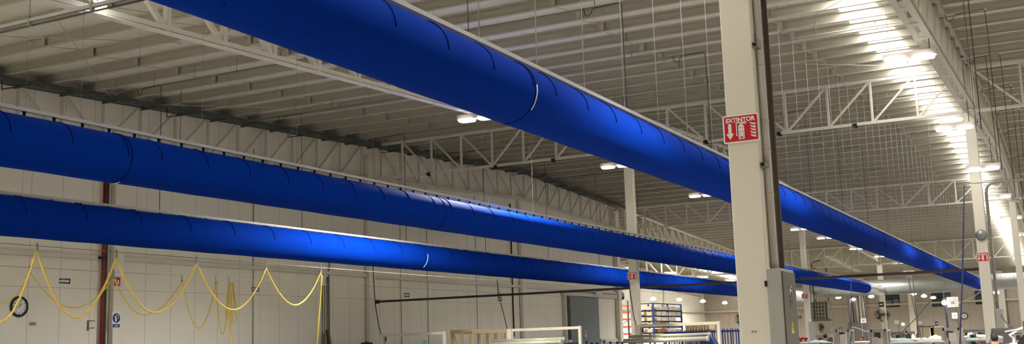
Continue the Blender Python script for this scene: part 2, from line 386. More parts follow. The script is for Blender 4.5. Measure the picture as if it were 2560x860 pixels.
lampA = [(26.6, 7.97, 'largest lit lamp at the upper right, in front of the lattice girder'), (37.0, 7.97, 'lit lamp just below the girder at the top of the bell column'),
         (58.5, 7.97, 'lit lamp to the right of the bell column above the bent pipe'),
         (70.5, 7.97, 'lit lamp at the right edge above the farther column'), (84, 7.97, 'lit lamp at the right edge beside the farther column, lower'), (96, 7.4, 'farthest lamp of the right row')]
for y, z, l in lampA: make_lamp(LA, y, z, l, None, 25 if y in (37.0, 70.5) else None)
p = at(2458.5, 421, Y=38.7); make_lamp(p.x, 38.7, p.z, 'lit lamp crossing the front of the bell column a little above its middle', None, 3, .52)
for x, y, *w in [(LA, 15.8), (LA, -2, 6800), (LB, 2, 1500), (LB, -5), (-21, -3, 2000), (-21.5, 4, 900), (-19.6, 74, 900), (-20.4, 80, 2000), (9.6, 3, 1200), (9.6, 16), (9.6, 28), (9.6, 40), (9.6, 52), (9.6, 64), (9.6, 76), (9.6, 88), (9.6, 100), (9.6, 112), (LA, 47.6), (LA, 110), (LB, 116), (-23.5, 4)]:  # unseen lamps added to fill the hall with light
    make_lamp(x, y, 7.97 if y < 100 else 7.4, 'added lamp out of view for general light', 'added lamps out of view', w[0] if w else None)
for y in (78, 88, 98, 108, 118): make_lamp(-33.5, y, 7.6, 'lamp above the left hall hidden behind the ducts', 'lamps of the left hall', 1700)
def small_lamp(p, label, r=.30):
    t = thing('bowl_lamp', label, 'lamp', p)
    MB().tube([p, p+Vector((0, 0, .05)), p+Vector((0, 0, .14)), p+Vector((0, 0, .2))], [r, r*.95, r*.5, .05], 16).build('shade', M_HOUSE, t)
    MB().ball(p+Vector((0, 0, .0)), r*.97, r*.97, r*.5, 16, 8).build('lens', M_FARLENS, t)
    MB().tube([p+Vector((0, 0, .2)), Vector((p.x, p.y, zp(p.y)+.28))], .012, 5).build('hanger', M_CONDUIT, t)
for u, v, Y, l in ((1633, 747, 98, 'bowl lamp over the blue shelving, first from the left'), (1698, 749, 104, 'bowl lamp over the right end of the blue shelving, second from the left'), (1757, 753, 110, 'bowl lamp in front of the far left corner, third from the left'),
                   (1812, 757, 116, 'bowl lamp left of the big front column, fourth from the left'), (2096, 743, 112, 'small far lamp under the middle duct end, right of the hanging switch rack'), (2135, 748, 118, 'small far lamp above the dark vertical ducts'),
                   (2178, 741, 114, 'small far lamp left of the fan column'), (2284, 734, 112, 'small far lamp directly under the metal duct, above the pale pilaster'), (2310, 740, 118, 'small far lamp left of the second far window'),
                   (2491, 731, 112, 'small far lamp right of the bell column'), (2333, 744, 122, 'small far lamp in front of the second far window')):
    small_lamp(at(u, v, Y=Y), l)

# ---------------------------------------------------------------- fabric ducts
def fabric_duct(label, X, Z, R, y0, y1, hoops, clips, joints, wires, railz, railw, gleam=(), collar=None):
    t = thing('fabric_duct', label, 'duct', (X, y0, Z))
    n = 40
    b = MB(); ys = [y0+(y1-y0)*i/120 for i in range(121)]
    b.tube([(X, y, Z+.004*math.sin(y*2.9)) for y in ys], R, n); b.build('duct_sleeve', M_BLUE, t)
    MB().box((X-railw/2, y0, railz-.055), (X+railw/2, y1, railz)).build('rail', M_RAIL, t)
    def arc(y, a0, a1, r, w, slant=0.0):
        pts = []
        for i in range(17):
            a = a0+(a1-a0)*i/16; pts.append((X+(R+.004)*math.cos(a), y+slant*(1-i/16), Z+(R+.004)*math.sin(a)))
        return MB().tube(pts, w, 6)
    for y in hoops[:95]: arc(y, math.radians(88), math.radians(2), R, .008).build('hoop_seam', M_BLUED, t)
    if len(hoops) > 95:
        m = MB()
        for y in hoops[95:]: q = arc(y, math.radians(88), math.radians(2), R, .011); m.add(q.v, q.f, True)
        tag(m.build('hoop_seam', M_BLUED, t), kind='stuff')
    for y in joints: arc(y, math.radians(88), math.radians(-100), R, .008).build('joint_zip', M_BLUED, t)
    for y, a0, a1 in gleam: arc(y+.03, math.radians(a0), math.radians(a1), R, .009).build('pale_zip', M_WHITE, t)
    cm = MB()
    for i, y in enumerate(clips):
        q = MB().prism([(X-.014, y-.022, railz-.055), (X-.014, y+.022, railz-.055), (X-.014, y+.013, Z+R-.01), (X-.014, y-.013, Z+R-.01)], (.028, 0, 0))
        if i < 95: q.build('clip', M_BLUED, t)
        else: cm.add(q.v, q.f)
    if cm.v: tag(cm.build('clip', M_BLUED, t), kind='stuff')
    for y, r in wires[:95]: MB().tube([(X, y, railz-.01), (X+.01, y, zp(y)+.28)], r, 5).build('hanger_wire', M_WIRE if X > -10 else M_CONDUIT, t)
    noz = MB(); y = y0+.3
    while y < min(y1, 60):
        for a in (-58, -122):
            c, s = math.cos(math.radians(a)), math.sin(math.radians(a)); p = Vector((X+(R+.001)*c, y, Z+(R+.001)*s)); nn = Vector((c, 0, s)); u = Vector((0, 1, 0)); w = nn.cross(u)
            noz.add([p+(u*math.cos(k*math.pi/4)+w*math.sin(k*math.pi/4))*.011+nn*.003 for k in range(8)], [list(range(8))])
        y += .36
    tag(noz.build('nozzle_holes', M_BLUED, t), kind='stuff')
    if collar:
        MB().tube([(X, y1, Z), (X, y1+collar, Z)], R*.99, 40).build('metal_collar', M_COLLAR, t)
        MB().tube([(X, y1-.06, Z), (X, y1+.04, Z)], R*1.015, 40).build('collar_strap', M_WHITE, t)
    return t
h1 = [9.08-1.078*i for i in range(1, 7)]+[9.08+1.063*i for i in range(0, 4)]+[12.96+1.072*i for i in range(0, 69)]
fabric_duct('largest, nearest blue fabric duct crossing from the top left to the far right', -6.28, 4.85, .402, 2.5, 87.8, sorted(h1), [], [12.33, 23.7, 41, 52, 69], [(8.3+1.645*i, .008 if i < 8 else .006) for i in range(47)], 5.385, .10, [(12.33, 8, -40)], 4.0)
h2 = [10.55-1.115*i for i in range(1, 5)]+[10.55+1.11*i for i in range(0, 3)]+[13.51+1.115*i for i in range(0, 9)]+[23.21+1.1*i for i in range(0, 57)]
fabric_duct('middle blue fabric duct on a white rail, crossing in front of the slender column', -13.85, 4.85, .405, 5.5, 84.9, sorted(h2), [9.44+.548*i for i in range(-6, 135)], [12.85, 22.9, 44, 61], [(9.4+2.74*i, .0028) for i in range(28)], 5.385, .07, [(12.85, -75, -100)], 6.75)
h3 = [15.33-1.57*i for i in range(1, 4)]+[15.33+1.575*i for i in range(0, 44)]
fabric_duct('lowest blue fabric duct passing behind the slender column', -19.4, 4.56, .425, 10, 84.5, sorted(h3), [15.5+.79*i for i in range(-6, 86)], [30.9, 52], [(12.4+3.15*i, .0028) for i in range(22)], 5.06, .06, [(31.0, 12, -55)], 7.2)

# big galvanised duct across the far end
PY, PZ, PR = 92.2, 5.12, .60
t = thing('metal_duct', 'big round galvanised metal duct running across the far end of the hall', 'duct', (-24, PY, PZ))
MB().tube([(x, PY, PZ) for x in (-24, -12, 0, 4)], PR, 40).build('duct_shell', M_GALV, t)
for k in range(98):
    x = -24+.285*k
    MB().tube([(x-.008, PY, PZ), (x+.008, PY, PZ)], PR+.006, 40).build('seam_ring', M_GALV, t)
for x in (-21, -16, -11.2, -6, -1): MB().bar((x, PY, PZ+PR-.03), (x, PY, zp(PY)+.28), .03, .03).build('hanger_strap', M_CONDUIT, t)

# ---------------------------------------------------------------- things on the big front column
FY = 9.85-.145
def ext_sign(label, cx, y, cz, w, h, tilt=0.0, detail=True, group=None):
    """red fire-extinguisher sign facing the camera side"""
    t = thing('extinguisher_sign', label, 'sign', (cx, y, cz), group)
    def rr(w, h, r, yy, th):
        pts = []
        for sx, sz, a0 in ((1, 1, 0), (-1, 1, 90), (-1, -1, 180), (1, -1, 270)):
            for k in range(5):
                a = math.radians(a0+k*22.5); pts.append((cx+sx*(w/2-r)+r*math.cos(a), yy, cz+sz*(h/2-r)+r*math.sin(a)))
        return MB().prism(pts, (0, th, 0))
    k = w/.335
    rr(w, h, .018*k, y-.006, .005).build('board', M_WHITE, t)
    rr(w*.915, h*.885, .008*k, y-.0075, .003).build('red_field', M_RED, t)
    yy = y-.0095
    P = lambda pts: [(cx+a*k, yy, cz+b*k) for a, b in pts]
    text('lettering', 'EXTINTOR', t, (cx, yy, cz+.081*k), .056*k, M_WHITE, '-Y', .0022*k, .272*k)
    MB().prism(P([(-.118, .05), (-.088, .05), (-.088, -.04), (-.066, -.04), (-.103, -.098), (-.14, -.04), (-.118, -.04)]), (0, .003, 0)).build('arrow', M_WHITE, t)
    b = MB(); b.prism(P([(-.025, .02), (-.012, .036), (-.012, .046), (.016, .046), (.016, .036), (.03, .02), (.03, -.1), (-.025, -.1)]), (0, .003, 0))
    b.prism(P([(-.045, .058), (.06, .058), (.06, .05), (-.037, .05), (-.037, -.05), (-.033, -.066), (-.048, -.066), (-.045, -.05)]), (0, .003, 0))
    b.prism(P([(.012, .05), (.05, .044), (.05, .037), (.012, .042)]), (0, .003, 0))
    e = b.build('extinguisher_pictogram', M_WHITE, t)
    lb = MB(); yy -= .001
    for z0 in (.008, -.028): lb.prism(P([(-.022, z0), (.027, z0), (.027, z0-.003), (-.022, z0-.003)]), (0, .002, 0))
    lb.prism(P([(-.012, -.078), (.018, -.078), (.018, -.09), (-.012, -.09)]), (0, .002, 0))
    for x0 in (-.015, .019): lb.prism(P([(x0, -.034), (x0+.002, -.034), (x0+.002, -.074), (x0, -.074)]), (0, .002, 0))
    lb.build('pictogram_lines', M_RED, t); yy += .001
    f = MB()
    for i in range(5):
        z0 = .052-.028*i
        f.prism(P([(.082+.004*(i % 3), z0), (.105, z0-.010), (.135, z0-.014), (.138, z0-.034), (.112, z0-.028), (.092, z0-.018)]), (0, .003, 0))
    f.build('flames', M_WHITE, t)
    return t
s = ext_sign('large red and white EXTINTOR sign on the big front column', -2.565, FY-.004, 3.515, .335, .262)
s.rotation_euler = (0, math.radians(0), 0)
ext_sign('red EXTINTOR sign on the column with the bell', -2.61, 39.33, 3.96, .38, .31)
ext_sign('red EXTINTOR sign on the slender column left of centre', -14.97, 39.33, 4.02, .38, .3)
ext_sign('small red EXTINTOR sign on the distant column right of the grey cabinet', -15.0, 69.33, 3.95, .42, .32)
p = at(1815, 792, Y=FAR_Y-.02); ext_sign('small red sign on the far left wall behind the blue posts', p.x, p.y, p.z, .45, .36)
p = at(2081, 822, Y=FAR_Y-.02); ext_sign('small red sign on the far wall beside the tilted fan', p.x, p.y, p.z, .45, .3)
p = at(2174, 780, Y=FAR_Y-.02); ext_sign('small red sign on the far wall left of the fan column', p.x, p.y, p.z, .5, .34)
p = at(1838, 777, Y=99.0); ext_sign('small red sign at the left edge of the big front column', -27.2, 99.08, p.z, .42, .32)

M_PALEPIPE = mat('pale_galvanised_pipe', (206, 198, 186), .45, .15, .14, 5)
M_RUSTPIPE = mat('dark_brown_pipe', (78, 64, 54), .5, .2, .25, 4)
t = thing('conduit_riser', 'pale galvanised conduit rising beside the big front column out of the cabinet', 'pipe', (-2.375, 9.83, 2.22))
MB().tube([(-2.375, 9.83, 2.2), (-2.375, 9.83, 8.9)], .034, 16).build('pipe', M_PALEPIPE, t)
for z in (2.9, 3.3, 3.58, 4.1, 4.36, 4.62): MB().tube([(-2.375, 9.83, z-.008), (-2.375, 9.83, z+.008)], .037, 16).build('coupling', M_PALEPIPE, t)
tag(MB().tube([(-2.37, 10.07, 2.2), (-2.37, 10.07, 8.9)], .028, 14).build('conduit_riser', M_RUSTPIPE, origin=(-2.37, 10.07, 2.2)), 'darker brownish conduit right behind the pale one on the big front column', 'pipe', kind='thing')
for z, l in ((4.27, 'upper strut bracket holding the conduits on the big front column'), (3.16, 'lower strut bracket below the large red sign')):
    b = MB(); x0, x1 = -2.41, -2.37
    y0, y1 = 9.66, 9.80
    b.box((x0, y0, z-.02), (x1+.01, y1, z-.016)); b.box((x0, y0, z+.016), (x1+.01, y1, z+.02)); b.box((x1+.007, y0, z-.02), (x1+.011, y1, z+.02)); b.box((x0, y0+.02, z-.02), (x0+.003, y0+.03, z+.02))
    tag(b.build('strut_bracket', M_GALV, origin=(x0, y0, z)), l, 'bracket', kind='thing')
t = thing('electrical_cabinet', 'tall grey electrical cabinet with yellow warning triangle on the side of the big front column', 'cabinet', (-2.35, 9.92, .4))
MB().box((-2.418, 9.67, .4), (-2.29, 10.17, 2.225)).build('body', M_CABF, t, bevel=.006)
MB().box((-2.292, 9.69, .43), (-2.276, 10.155, 2.20)).build('door', M_CABD, t, bevel=.004)  # same paint as the body; the door's shade is put into its darker grey
for y in (9.69, 10.1): MB().box((-2.41, y, 2.225), (-2.39, y+.03, 2.24)).build('top_lug', M_WHITE, t)
b = MB(); x = -2.277
b.box((x, 9.90, 2.005), (x+.008, 9.917, 2.075)); b.box((x, 9.90, 2.062), (x+.008, 9.96, 2.075)); b.box((x, 9.92, 2.03), (x+.008, 9.96, 2.042))
b.build('latch_handle', M_WHITE, t)
MB().box((x-.002, 9.917, 2.0), (x+.004, 9.965, 2.062)).build('latch_recess', M_BLACK, t)
pl = MB().box((x, 9.895, 1.885), (x+.003, 9.985, 1.985)).build('rating_plate', M_BLACK, t)
q = MB()
for z, w in ((1.972, .07), (1.957, .06), (1.942, .03), (1.925, .05), (1.91, .075), (1.895, .06)): q.box((x+.002, 9.94-w/2, z-.004), (x+.004, 9.94+w/2, z+.002))
q.build('plate_lines', M_CABF, t)
MB().prism([(x, 9.865, 1.655), (x, 9.975, 1.655), (x, 9.92, 1.765)], (.003, 0, 0)).build('warning_triangle', M_YELLOW, t)
MB().prism([(x+.003, 9.925, 1.735), (x+.003, 9.91, 1.70), (x+.003, 9.92, 1.70), (x+.003, 9.915, 1.668), (x+.003, 9.933, 1.707), (x+.003, 9.923, 1.707)], (.001, 0, 0)).build('lightning_mark', M_BLACK, t)
tag(MB().box((-2.435, 9.655, 2.07), (-2.419, 9.70, 2.12)).build('cable_clamp', M_BLACK, origin=(-2.427, 9.68, 2.1)), 'small black clamp between big front column and cabinet', 'clamp', kind='thing')
p0 = at(1879, 823, Y=FY); t = thing('column_tag', 'small white tag low on the big front column', 'tag', p0)
p0 = at(1885.5, 829, Y=FY)
MB().box((p0.x-.026, FY-.004, p0.z-.0125), (p0.x+.026, FY, p0.z+.0125)).build('tag_plate', M_WHITE, t)
text('lettering', 'EJ. 25', t, (p0.x, FY-.005, p0.z), .02, M_DGREY, '-Y', .0004)

# ---------------------------------------------------------------- left wall items
WX = WALL_X
t = thing('wall_clock', 'round black-rimmed wall clock at the far left, behind the yellow hose', 'clock', (WX, 21.83, 3.13))
c = Vector((WX+.03, 21.83, 3.13))
rim = MB(); pts = [(c.x, c.y+.268*math.cos(a), c.z+.268*math.sin(a)) for a in [2*math.pi*k/40 for k in range(41)]]
rim.tube(pts, .036, 10, False); rim.build('rim', M_BLACK, t)
MB().tube([(WX, c.y, c.z), (WX+.03, c.y, c.z)], .26, 40).build('dial', M_WHITE, t)
for k in range(1, 13):
    a = math.radians(90-30*k); text('numeral', str(k), t, (WX+.032, c.y+.195*math.cos(a), c.z+.195*math.sin(a)), .085, M_BLACK, '+X', .001)
for a, l, w in ((math.radians(52), .10, .016), (math.radians(208), .17, .012), (math.radians(75), .19, .008)):
    MB().bar((WX+.036, c.y, c.z), (WX+.036, c.y+l*math.cos(a), c.z+l*math.sin(a)), w, .004, (1, 0, 0)).build('hand', M_BLACK, t)
def arrow_sign(y0, y1, z0, z1, label, x=WX):
    cy, cz, w, h = (y0+y1)/2, (z0+z1)/2, y1-y0, z1-z0
    t = thing('exit_sign', label, 'sign', (x, cy, cz))
    MB().box((x, y0-.02, z0-.02), (x+.006, y1+.02, z1+.02)).build('board', M_WHITE, t); MB().box((x+.006, y0, z0), (x+.008, y1, z1)).build('green_field', M_GREEN, t)
    P = lambda pts: [(x+.008, y0+a*w, z0+b*h) for a, b in pts]
    MB().prism(P([(.04, .36), (.04, .66), (.7, .66), (.7, .84), (.94, .5), (.7, .18), (.7, .36)]), (.003, 0, 0)).build('arrow', M_WHITE, t)
    MB().prism(P([(.04, .1), (.04, .24), (.66, .24), (.62, .1)]), (.002, 0, 0)).build('text_strip', M_DOOR, t)
    text('lettering', 'RUTA DE', t, (x+.009, y0+.36*w, z0+.82*h), .22*h, M_WHITE, '+X', 0)
arrow_sign(23.22, 23.63, 3.84, 4.0, 'green evacuation sign with white arrow between clock and red pipe')
arrow_sign(31.93, 32.33, 3.84, 4.0, 'green arrow sign on the left wall, second from the left, crossed by a yellow hose')
arrow_sign(42.33, 42.80, 3.86, 4.04, 'green arrow sign just above the left end of the dark overhead beam')
arrow_sign(51.43, 51.93, 3.85, 4.05, 'green arrow sign under the dark beam, right of the hanging cable')
CX = WX+.22
t = thing('extinguisher_sign', 'red extinguisher sign on the left wall column beside the red pipe', 'sign', (CX, 25.28, 3.95))
MB().box((CX, 25.16, 3.82), (CX+.006, 25.40, 4.10)).build('board', M_RED, t)
MB().prism([(CX+.006, 25.20, 4.06), (CX+.006, 25.23, 4.06), (CX+.006, 25.23, 3.95), (CX+.006, 25.255, 3.95), (CX+.006, 25.215, 3.88), (CX+.006, 25.175, 3.95), (CX+.006, 25.20, 3.95)], (.002, 0, 0)).build('arrow', M_WHITE, t)
MB().box((CX+.006, 25.28, 3.87), (CX+.008, 25.34, 4.0)).build('extinguisher_pictogram', M_WHITE, t)
t = thing('safety_sign', 'blue round mandatory-gear sign on the left wall column', 'sign', (CX, 25.28, 2.8))
MB().box((CX, 25.11, 2.5), (CX+.004, 25.44, 3.02)).build('board', M_WHITE, t)
MB().tube([(CX+.004, 25.275, 2.81), (CX+.007, 25.275, 2.81)], .15, 28).build('blue_disc', M_SBLUE, t)
MB().box((CX+.004, 25.13, 2.52), (CX+.007, 25.42, 2.62)).build('blue_strip', M_SBLUE, t)
g = MB(); g.prism([(CX+.007, 25.20, 2.86), (CX+.007, 25.25, 2.88), (CX+.007, 25.30, 2.72), (CX+.007, 25.235, 2.69)], (.002, 0, 0))
g.tube([(CX+.008, 25.255, 2.89), (CX+.008, 25.29, 2.915), (CX+.008, 25.33, 2.90), (CX+.008, 25.345, 2.84), (CX+.008, 25.34, 2.78)], .014, 6); g.build('glove_pictogram', M_WHITE, t)
MB().box((CX+.007, 25.2, 2.555), (CX+.009, 25.36, 2.58)).build('strip_text', M_WHITE, t)
t = thing('sprinkler_riser', 'dark red fire pipe rising up the left wall beside the wall column', 'pipe', (WX+.12, 24.78, 0))
MB().tube([(WX+.12, 24.78, 0), (WX+.12, 24.78, 7.2)], .055, 14).build('pipe', M_REDPIPE, t)
for z in (1.2, 3.62, 6.1): MB().tube([(WX+.12, 24.78, z-.05), (WX+.12, 24.78, z+.05)], .068, 14).build('coupling', M_REDPIPE, t)
MB().box((WX, 24.6, 4.66), (WX+.2, 24.86, 4.72)).build('pipe_clamp', M_BLACK, t)
tag(MB().tube([(WX+.05, 24.98, 0), (WX+.05, 24.98, 7.2)], .035, 8).build('drain_pipe', M_TRAY, origin=(WX+.05, 24.98, 0)), 'thin dark pipe between the red pipe and the wall column', 'pipe', kind='thing')
for u, v0, v1, l in ((73, 806, 819, 'left pair of small wall hooks below the clock'), (221, 801, 827, 'dark latch bar with hooks left of the red pipe')):
    a, b_ = at(u, v0, X=WX), at(u, v1, X=WX); m = MB()
    for z in (a.z-.02, b_.z+.08): m.box((WX, a.y, z), (WX+.04, a.y+.22, z+.018))
    if u > 100: m.box((WX, a.y-.05, b_.z), (WX+.03, a.y, a.z))
    tag(m.build('wall_latch', M_CABD, origin=(WX, a.y, b_.z)), l, 'latch', kind='thing')
for u, r, zt, l in ((806, .022, 4.2, 'first of the thin vertical conduits left of the second wall column'), (812, .02, 4.2, 'second of the thin vertical conduits left of the second wall column'), (819, .03, 4.55, 'thicker dark conduit of the group left of the second wall column'), (823, .03, 4.85, 'conduit bent at its top below the lowest duct')):
    p = at(u, 760, X=WX+.05); m = MB()
    pts = [(p.x, p.y, 0), (p.x, p.y, zt)]
    if u == 823: pts += [(p.x, p.y+.05, zt+.3), (p.x, p.y+.3, zt+.45), (p.x, p.y+1.2, zt+.47)]
    tag(m.tube(pts, r, 8).build('wall_conduit', M_CONDUIT, origin=(p.x, p.y, 0)), l, 'pipe', kind='thing')
for u, l in ((1003, 'thin dark downpipe on the wall right of the dark beam end'), (1283, 'dark downpipe beside the wall column under the gable kink'), (1070, 'thin downpipe on the left wall between two arrow signs'), (1193, 'thin vertical pipe on the left wall just before the hanging cable'), (633, 'thin vertical pipe on the left wall behind the yellow hoses')):
    p = at(u, 760, X=WX+.05); tag(MB().tube([(p.x, p.y, 0), (p.x, p.y, 9.2)], .04 if u == 1283 else .015, 8).build('downpipe', M_DARKW if u == 1283 else M_CONDUIT, origin=(p.x, p.y, 0)), l, 'pipe', kind='thing')
# tall sliding door in the left wall
t = tag(bpy.data.objects.new('door_1', None), kind='structure'); COL.objects.link(t); t['_o'] = (0, 0, 0)
MB().box((WX+.03, 60.25, .02), (WX+.12, 64.95, 4.3)).build('leaf', seam_mat('grey_door_panel', (118, 126, 122), 'Y', 1.15, .03, .8), t)
MB().box((WX+.02, 59.75, .02), (WX+.22, 60.3, 4.32)).build('jamb', M_BLACK, t); MB().box((WX+.02, 59.6, .02), (WX+.24, 59.76, 4.32)).build('jamb', M_TRUSS, t)
MB().box((WX+.02, 59.5, 4.33), (WX+.2, 68.0, 4.55)).build('header_rail', M_STEEL, t)
MB().box((WX+.12, 62.6, 1.85), (WX+.125, 62.85, 2.25)).build('notice', M_PAPER, t)
MB().box((WX+.126, 62.65, 2.0), (WX+.128, 62.8, 2.2)).build('notice_print', M_RED, t)
p = at(1497, 733, X=WX+.3); t = thing('wall_lamp', 'pale oval lamp on the header above the tall grey door', 'lamp', p)
MB().ball(p, .12, .5, .11, 16, 8).build('lens', M_WHITE, t); MB().box((WX+.2, p.y-.5, p.z-.12), (p.x, p.y+.5, p.z-.07)).build('back_tray', M_WHITE, t)
p = at(1512, 847, X=WX); tag(MB().box((WX, 65.2, p.z-.25), (WX+.12, 68.0, p.z)).build('wall_shelf', M_TRUSS, origin=(WX, 67, p.z)), 'pale narrow shelf on the wall right of the tall grey door', 'shelf', kind='thing')
t = thing('dome_camera', 'dark dome security camera on an arm at the far left wall corner', 'camera', (-26.8, 69.7, 4.6))
p = at(1555, 742, Y=69.9)
MB().tube([(-26.95, 68.55, p.z+.42), (p.x-.3, 69.9, p.z+.42), (p.x, 69.9, p.z+.4), (p.x, 69.9, p.z+.2)], .035, 8).build('arm', M_CABF, t)
MB().tube([(p.x, 69.9, p.z+.3), (p.x, 69.9, p.z+.22), (p.x, 69.9, p.z)], [.06, .15, .17], 16).build('hood', M_CABF, t)
MB().ball((p.x, 69.9, p.z), .165, .165, .22, 16, 8).build('dome', M_BLACK, t)

# cable tray along the left wall, with brackets and pale labels
t = thing('cable_tray', 'dark grey-green cable tray running along the top of the left wall under the roof', 'tray', (-26.55, 10, 9.0))
b = MB()
for a, c in ((9.5, RIDGE_Y), (RIDGE_Y, 69)):
    for dz, x in ((-.05, -26.42), (-.17, -26.42), (-.17, -26.8)): b.bar((x, a, zp(a)+dz), (x, c, zp(c)+dz), .03, .05)
    b.bar((-26.43, a, zp(a)-.11), (-26.43, c, zp(c)-.11), .012, .12); b.bar((-26.61, a, zp(a)-.16), (-26.61, c, zp(c)-.16), .34, .012)
    b.bar((-26.5, a, zp(a)-.03), (-26.5, c, zp(c)-.03), .10, .04)
b.build('tray_channel', M_TRAY, t)
for k in range(30):
    y = 14.6+1.63*k+.0
    if y > 68: break
    MB().box((-26.86, y-.03, zp(y)-.26), (-26.05, y+.03, zp(y)-.2)).build('bracket', M_TRAY, t)
    MB().box((-26.414, y+.75, zp(y)-.14), (-26.408, y+.95, zp(y)-.10)).build('tray_label', M_WHITE, t)
for k in range(9):
    y = 20.2+6.3*k
    b = MB(); b.tube([(-26.2, y, zp(y)-.2), (-26.2, y, zp(y)-.5), (-25.5, y+.05, zp(y)-.5)], .02, 6); b.build('outlet_arm', M_DARKW, t)

# conduits across the hall under the purlins with hanging rods, loop and cable drop
def roof_conduit(y, x0, x1, drops, label, rods=True, m=None):
    z = zp(y)-.36
    t = thing('roof_conduit', label, 'conduit', (x0, y, z))
    MB().tube([(x0, y, z), (x1, y, z)], .022, 8).build('pipe', m or M_CONDUIT, t)
    x = x0+.6
    while rods and x < x1: MB().tube([(x, y, z-.03), (x, y, zp(y)+.02)], .009, 5).build('hanger_rod', M_CONDUIT, t); x += 1.55
    for xd, zd in drops:
        lp = [(xd-.95, y-.03, z), (xd-.93, y-.03, z-.14), (xd-.85, y-.03, z-.2), (xd-.77, y-.03, z-.14), (xd-.72, y-.03, z-.03), (xd-.05, y-.03, z-.0), (xd, y-.03, z-.06), (xd+.01, y-.03, z-.6), (xd+.02, y-.03, zd)]
        MB().tube(lp, .011, 6).build('cable_drop', M_DARKW, t)
    return t
ordw = ['nearest', 'second', 'third', 'fourth', 'fifth', 'sixth', 'seventh', 'eighth']
for i in range(7):
    y = 23.1+6.5*i
    roof_conduit(y, -25.5, -8.6, [(-23.05, 5.6), (-8.72, 5.5)], ordw[i]+' cross conduit with cable loops under the left roof bay')
    roof_conduit(y, -6.2, -1.3, [(-1.35, 5.5)], ordw[i]+' cross conduit with cable loop at the right side of the roof', True, M_TRUSS)  # paler than the left conduits: the light on them is put into the colour
# grey cable trunk at the very top left, nearer than the girder
p0, p1 = at(0, 77, Y=11.2), at(320, 0, Y=11.2); dz = (p1.z-p0.z)/(p1.x-p0.x); z0 = 6.80
t = thing('cable_trunking', 'grey double trunking crossing the upper left corner in front of the pale girder', 'trunking', (-20, 11.2, z0))
MB().bar((-20, 11.2, z0), (-8, 11.2, z0), .05, .055).build('trunk', M_GALV, t); MB().tube([(-20, 11.25, z0-.065), (-8, 11.25, z0-.065)], .012, 6).build('thin_pipe', M_DARKW, t)
for x in (-13.95, -12.6, -11.2): MB().tube([(x, 11.2, z0-.06), (x, 11.2, zp(11.2))], .007, 5).build('hanger_rod', M_CONDUIT, t); MB().box((x-.02, 11.17, z0-.09), (x+.02, 11.23, z0+.05)).build('hanger_clamp', M_CONDUIT, t)
# dark vertical cables hanging from the roof
for u, v0, v1, Y, l in ((455, 60, 350, 25.5, 'dark vertical cable left, in front of the pale roof purlins'), (914, 222, 392, 40.4, 'dark vertical cable behind the first lamp, above the wall truss'), (1168 , 0, 110, 19, 'dark vertical cable behind the top edge of the nearest duct'),
                        (2408, 0, 330, 30, 'long dark cable dropping at the right beside the lattice girder')):
    a = at(u, v0, Y=Y); b_ = at(u+(2 if u < 2000 else 33), v1, Y=Y)
    tag(MB().tube([(a.x, Y, zp(Y)+.1), (a.x+.01, Y, (a.z+b_.z)/2), (b_.x if u > 2000 else a.x, Y, b_.z)], .009, 6).build('roof_cable', M_DARKW, origin=(a.x, Y, a.z)), l, 'cable', kind='thing')
# bracing rods in the roof plane
def onroof(u, v, off=.12):
    d = ray(u, v)
    for s in (1, -1):
        a = 11.15-off-SLOPE*s*RIDGE_Y; t = (a-1.65)/(d.z-SLOPE*s*d.y)
        if (s == 1) == (t*d.y <= RIDGE_Y): return EYE+d*t
for (a, b_), l in ((((127, 25), (283, 252)), 'pale bracing rod slanting down at the upper left'), (((0, 90), (456, 107)), 'pale bracing rod crossing the left purlins almost level'), (((400, 262), (777, 272)), 'pale bracing rod above the middle of the left tray'),
                 (((1920, 97), (2104, 1)), 'dark bracing rod rising to the bright lamp-lit purlins'), (((1925, 158), (2240, 165)), 'pale bracing rod behind the largest lamp'), (((1625, 243), (1802, 164)), 'thin bracing rod left of the big front column')):
    A, B = onroof(*a), onroof(*b_)
    tag(MB().tube([A, B], .012, 6).build('bracing_rod', M_PURLIN, origin=A), l, 'rod', kind='thing')

# ---------------------------------------------------------------- dark busway beam and festoon wires
t = thing('busway_beam', 'long dark brown overhead beam from the left wall across to the bell column', 'beam', (-27, 39.78, 3.58))
MB().box((-26.98, 39.74, 3.54), (-2.75, 39.82, 3.63)).build('beam', M_BEAM, t)
MB().box((-27.0, 39.72, 3.50), (-26.85, 39.84, 3.66)).build('end_box', M_BLACK, t)
for x in (-21, -8.8): MB().box((x, 39.73, 3.53), (x+.12, 39.83, 3.64)).build('joint_cover', M_BLACK, t)
for X, z, y1, r, l in ((-17, 3.70, 52, .010, 'upper pale festoon wire carrying the thick yellow hose'), (-22, 3.78, 62, .007, 'middle pale festoon wire carrying the thin yellow hose'), (-26.4, 3.66, 62, .006, 'lowest thin pale wire stretched along the left wall')):
    tag(MB().tube([(X, 8, z), (X, y1*.5, z-.015), (X, y1, z)], r*.8, 6).build('festoon_wire', M_CONDUIT, origin=(X, 8, z)), l, 'wire', kind='thing')
def hose(name, label, X, peaks, lows, r, head=None, tail=None):
    P = [at(u, v, X=X) for u, v in peaks]; pts = []
    def half(pk, lo, rev):
        out = []
        for i in range(11):
            s = i/10; q = lo+(pk-lo)*s; q.z = lo.z+(pk.z-lo.z)*s**1.9; out.append(q)
        return out if not rev else out[::-1]
    if head: pts += half(P[0], at(*head, X=X), False)
    for i, l_ in enumerate(lows):
        L = at(*l_, X=X); pts += half(P[i], L, True)[0 if not pts else 1:]; pts += half(P[i+1], L, False)[1:]
    for q in (tail or []): pts.append(at(*q, X=X))
    t = thing(name, label, 'hose', pts[0]); MB().tube(pts, r, 8).build('hose_line', M_HOSE, t)
    return t, P
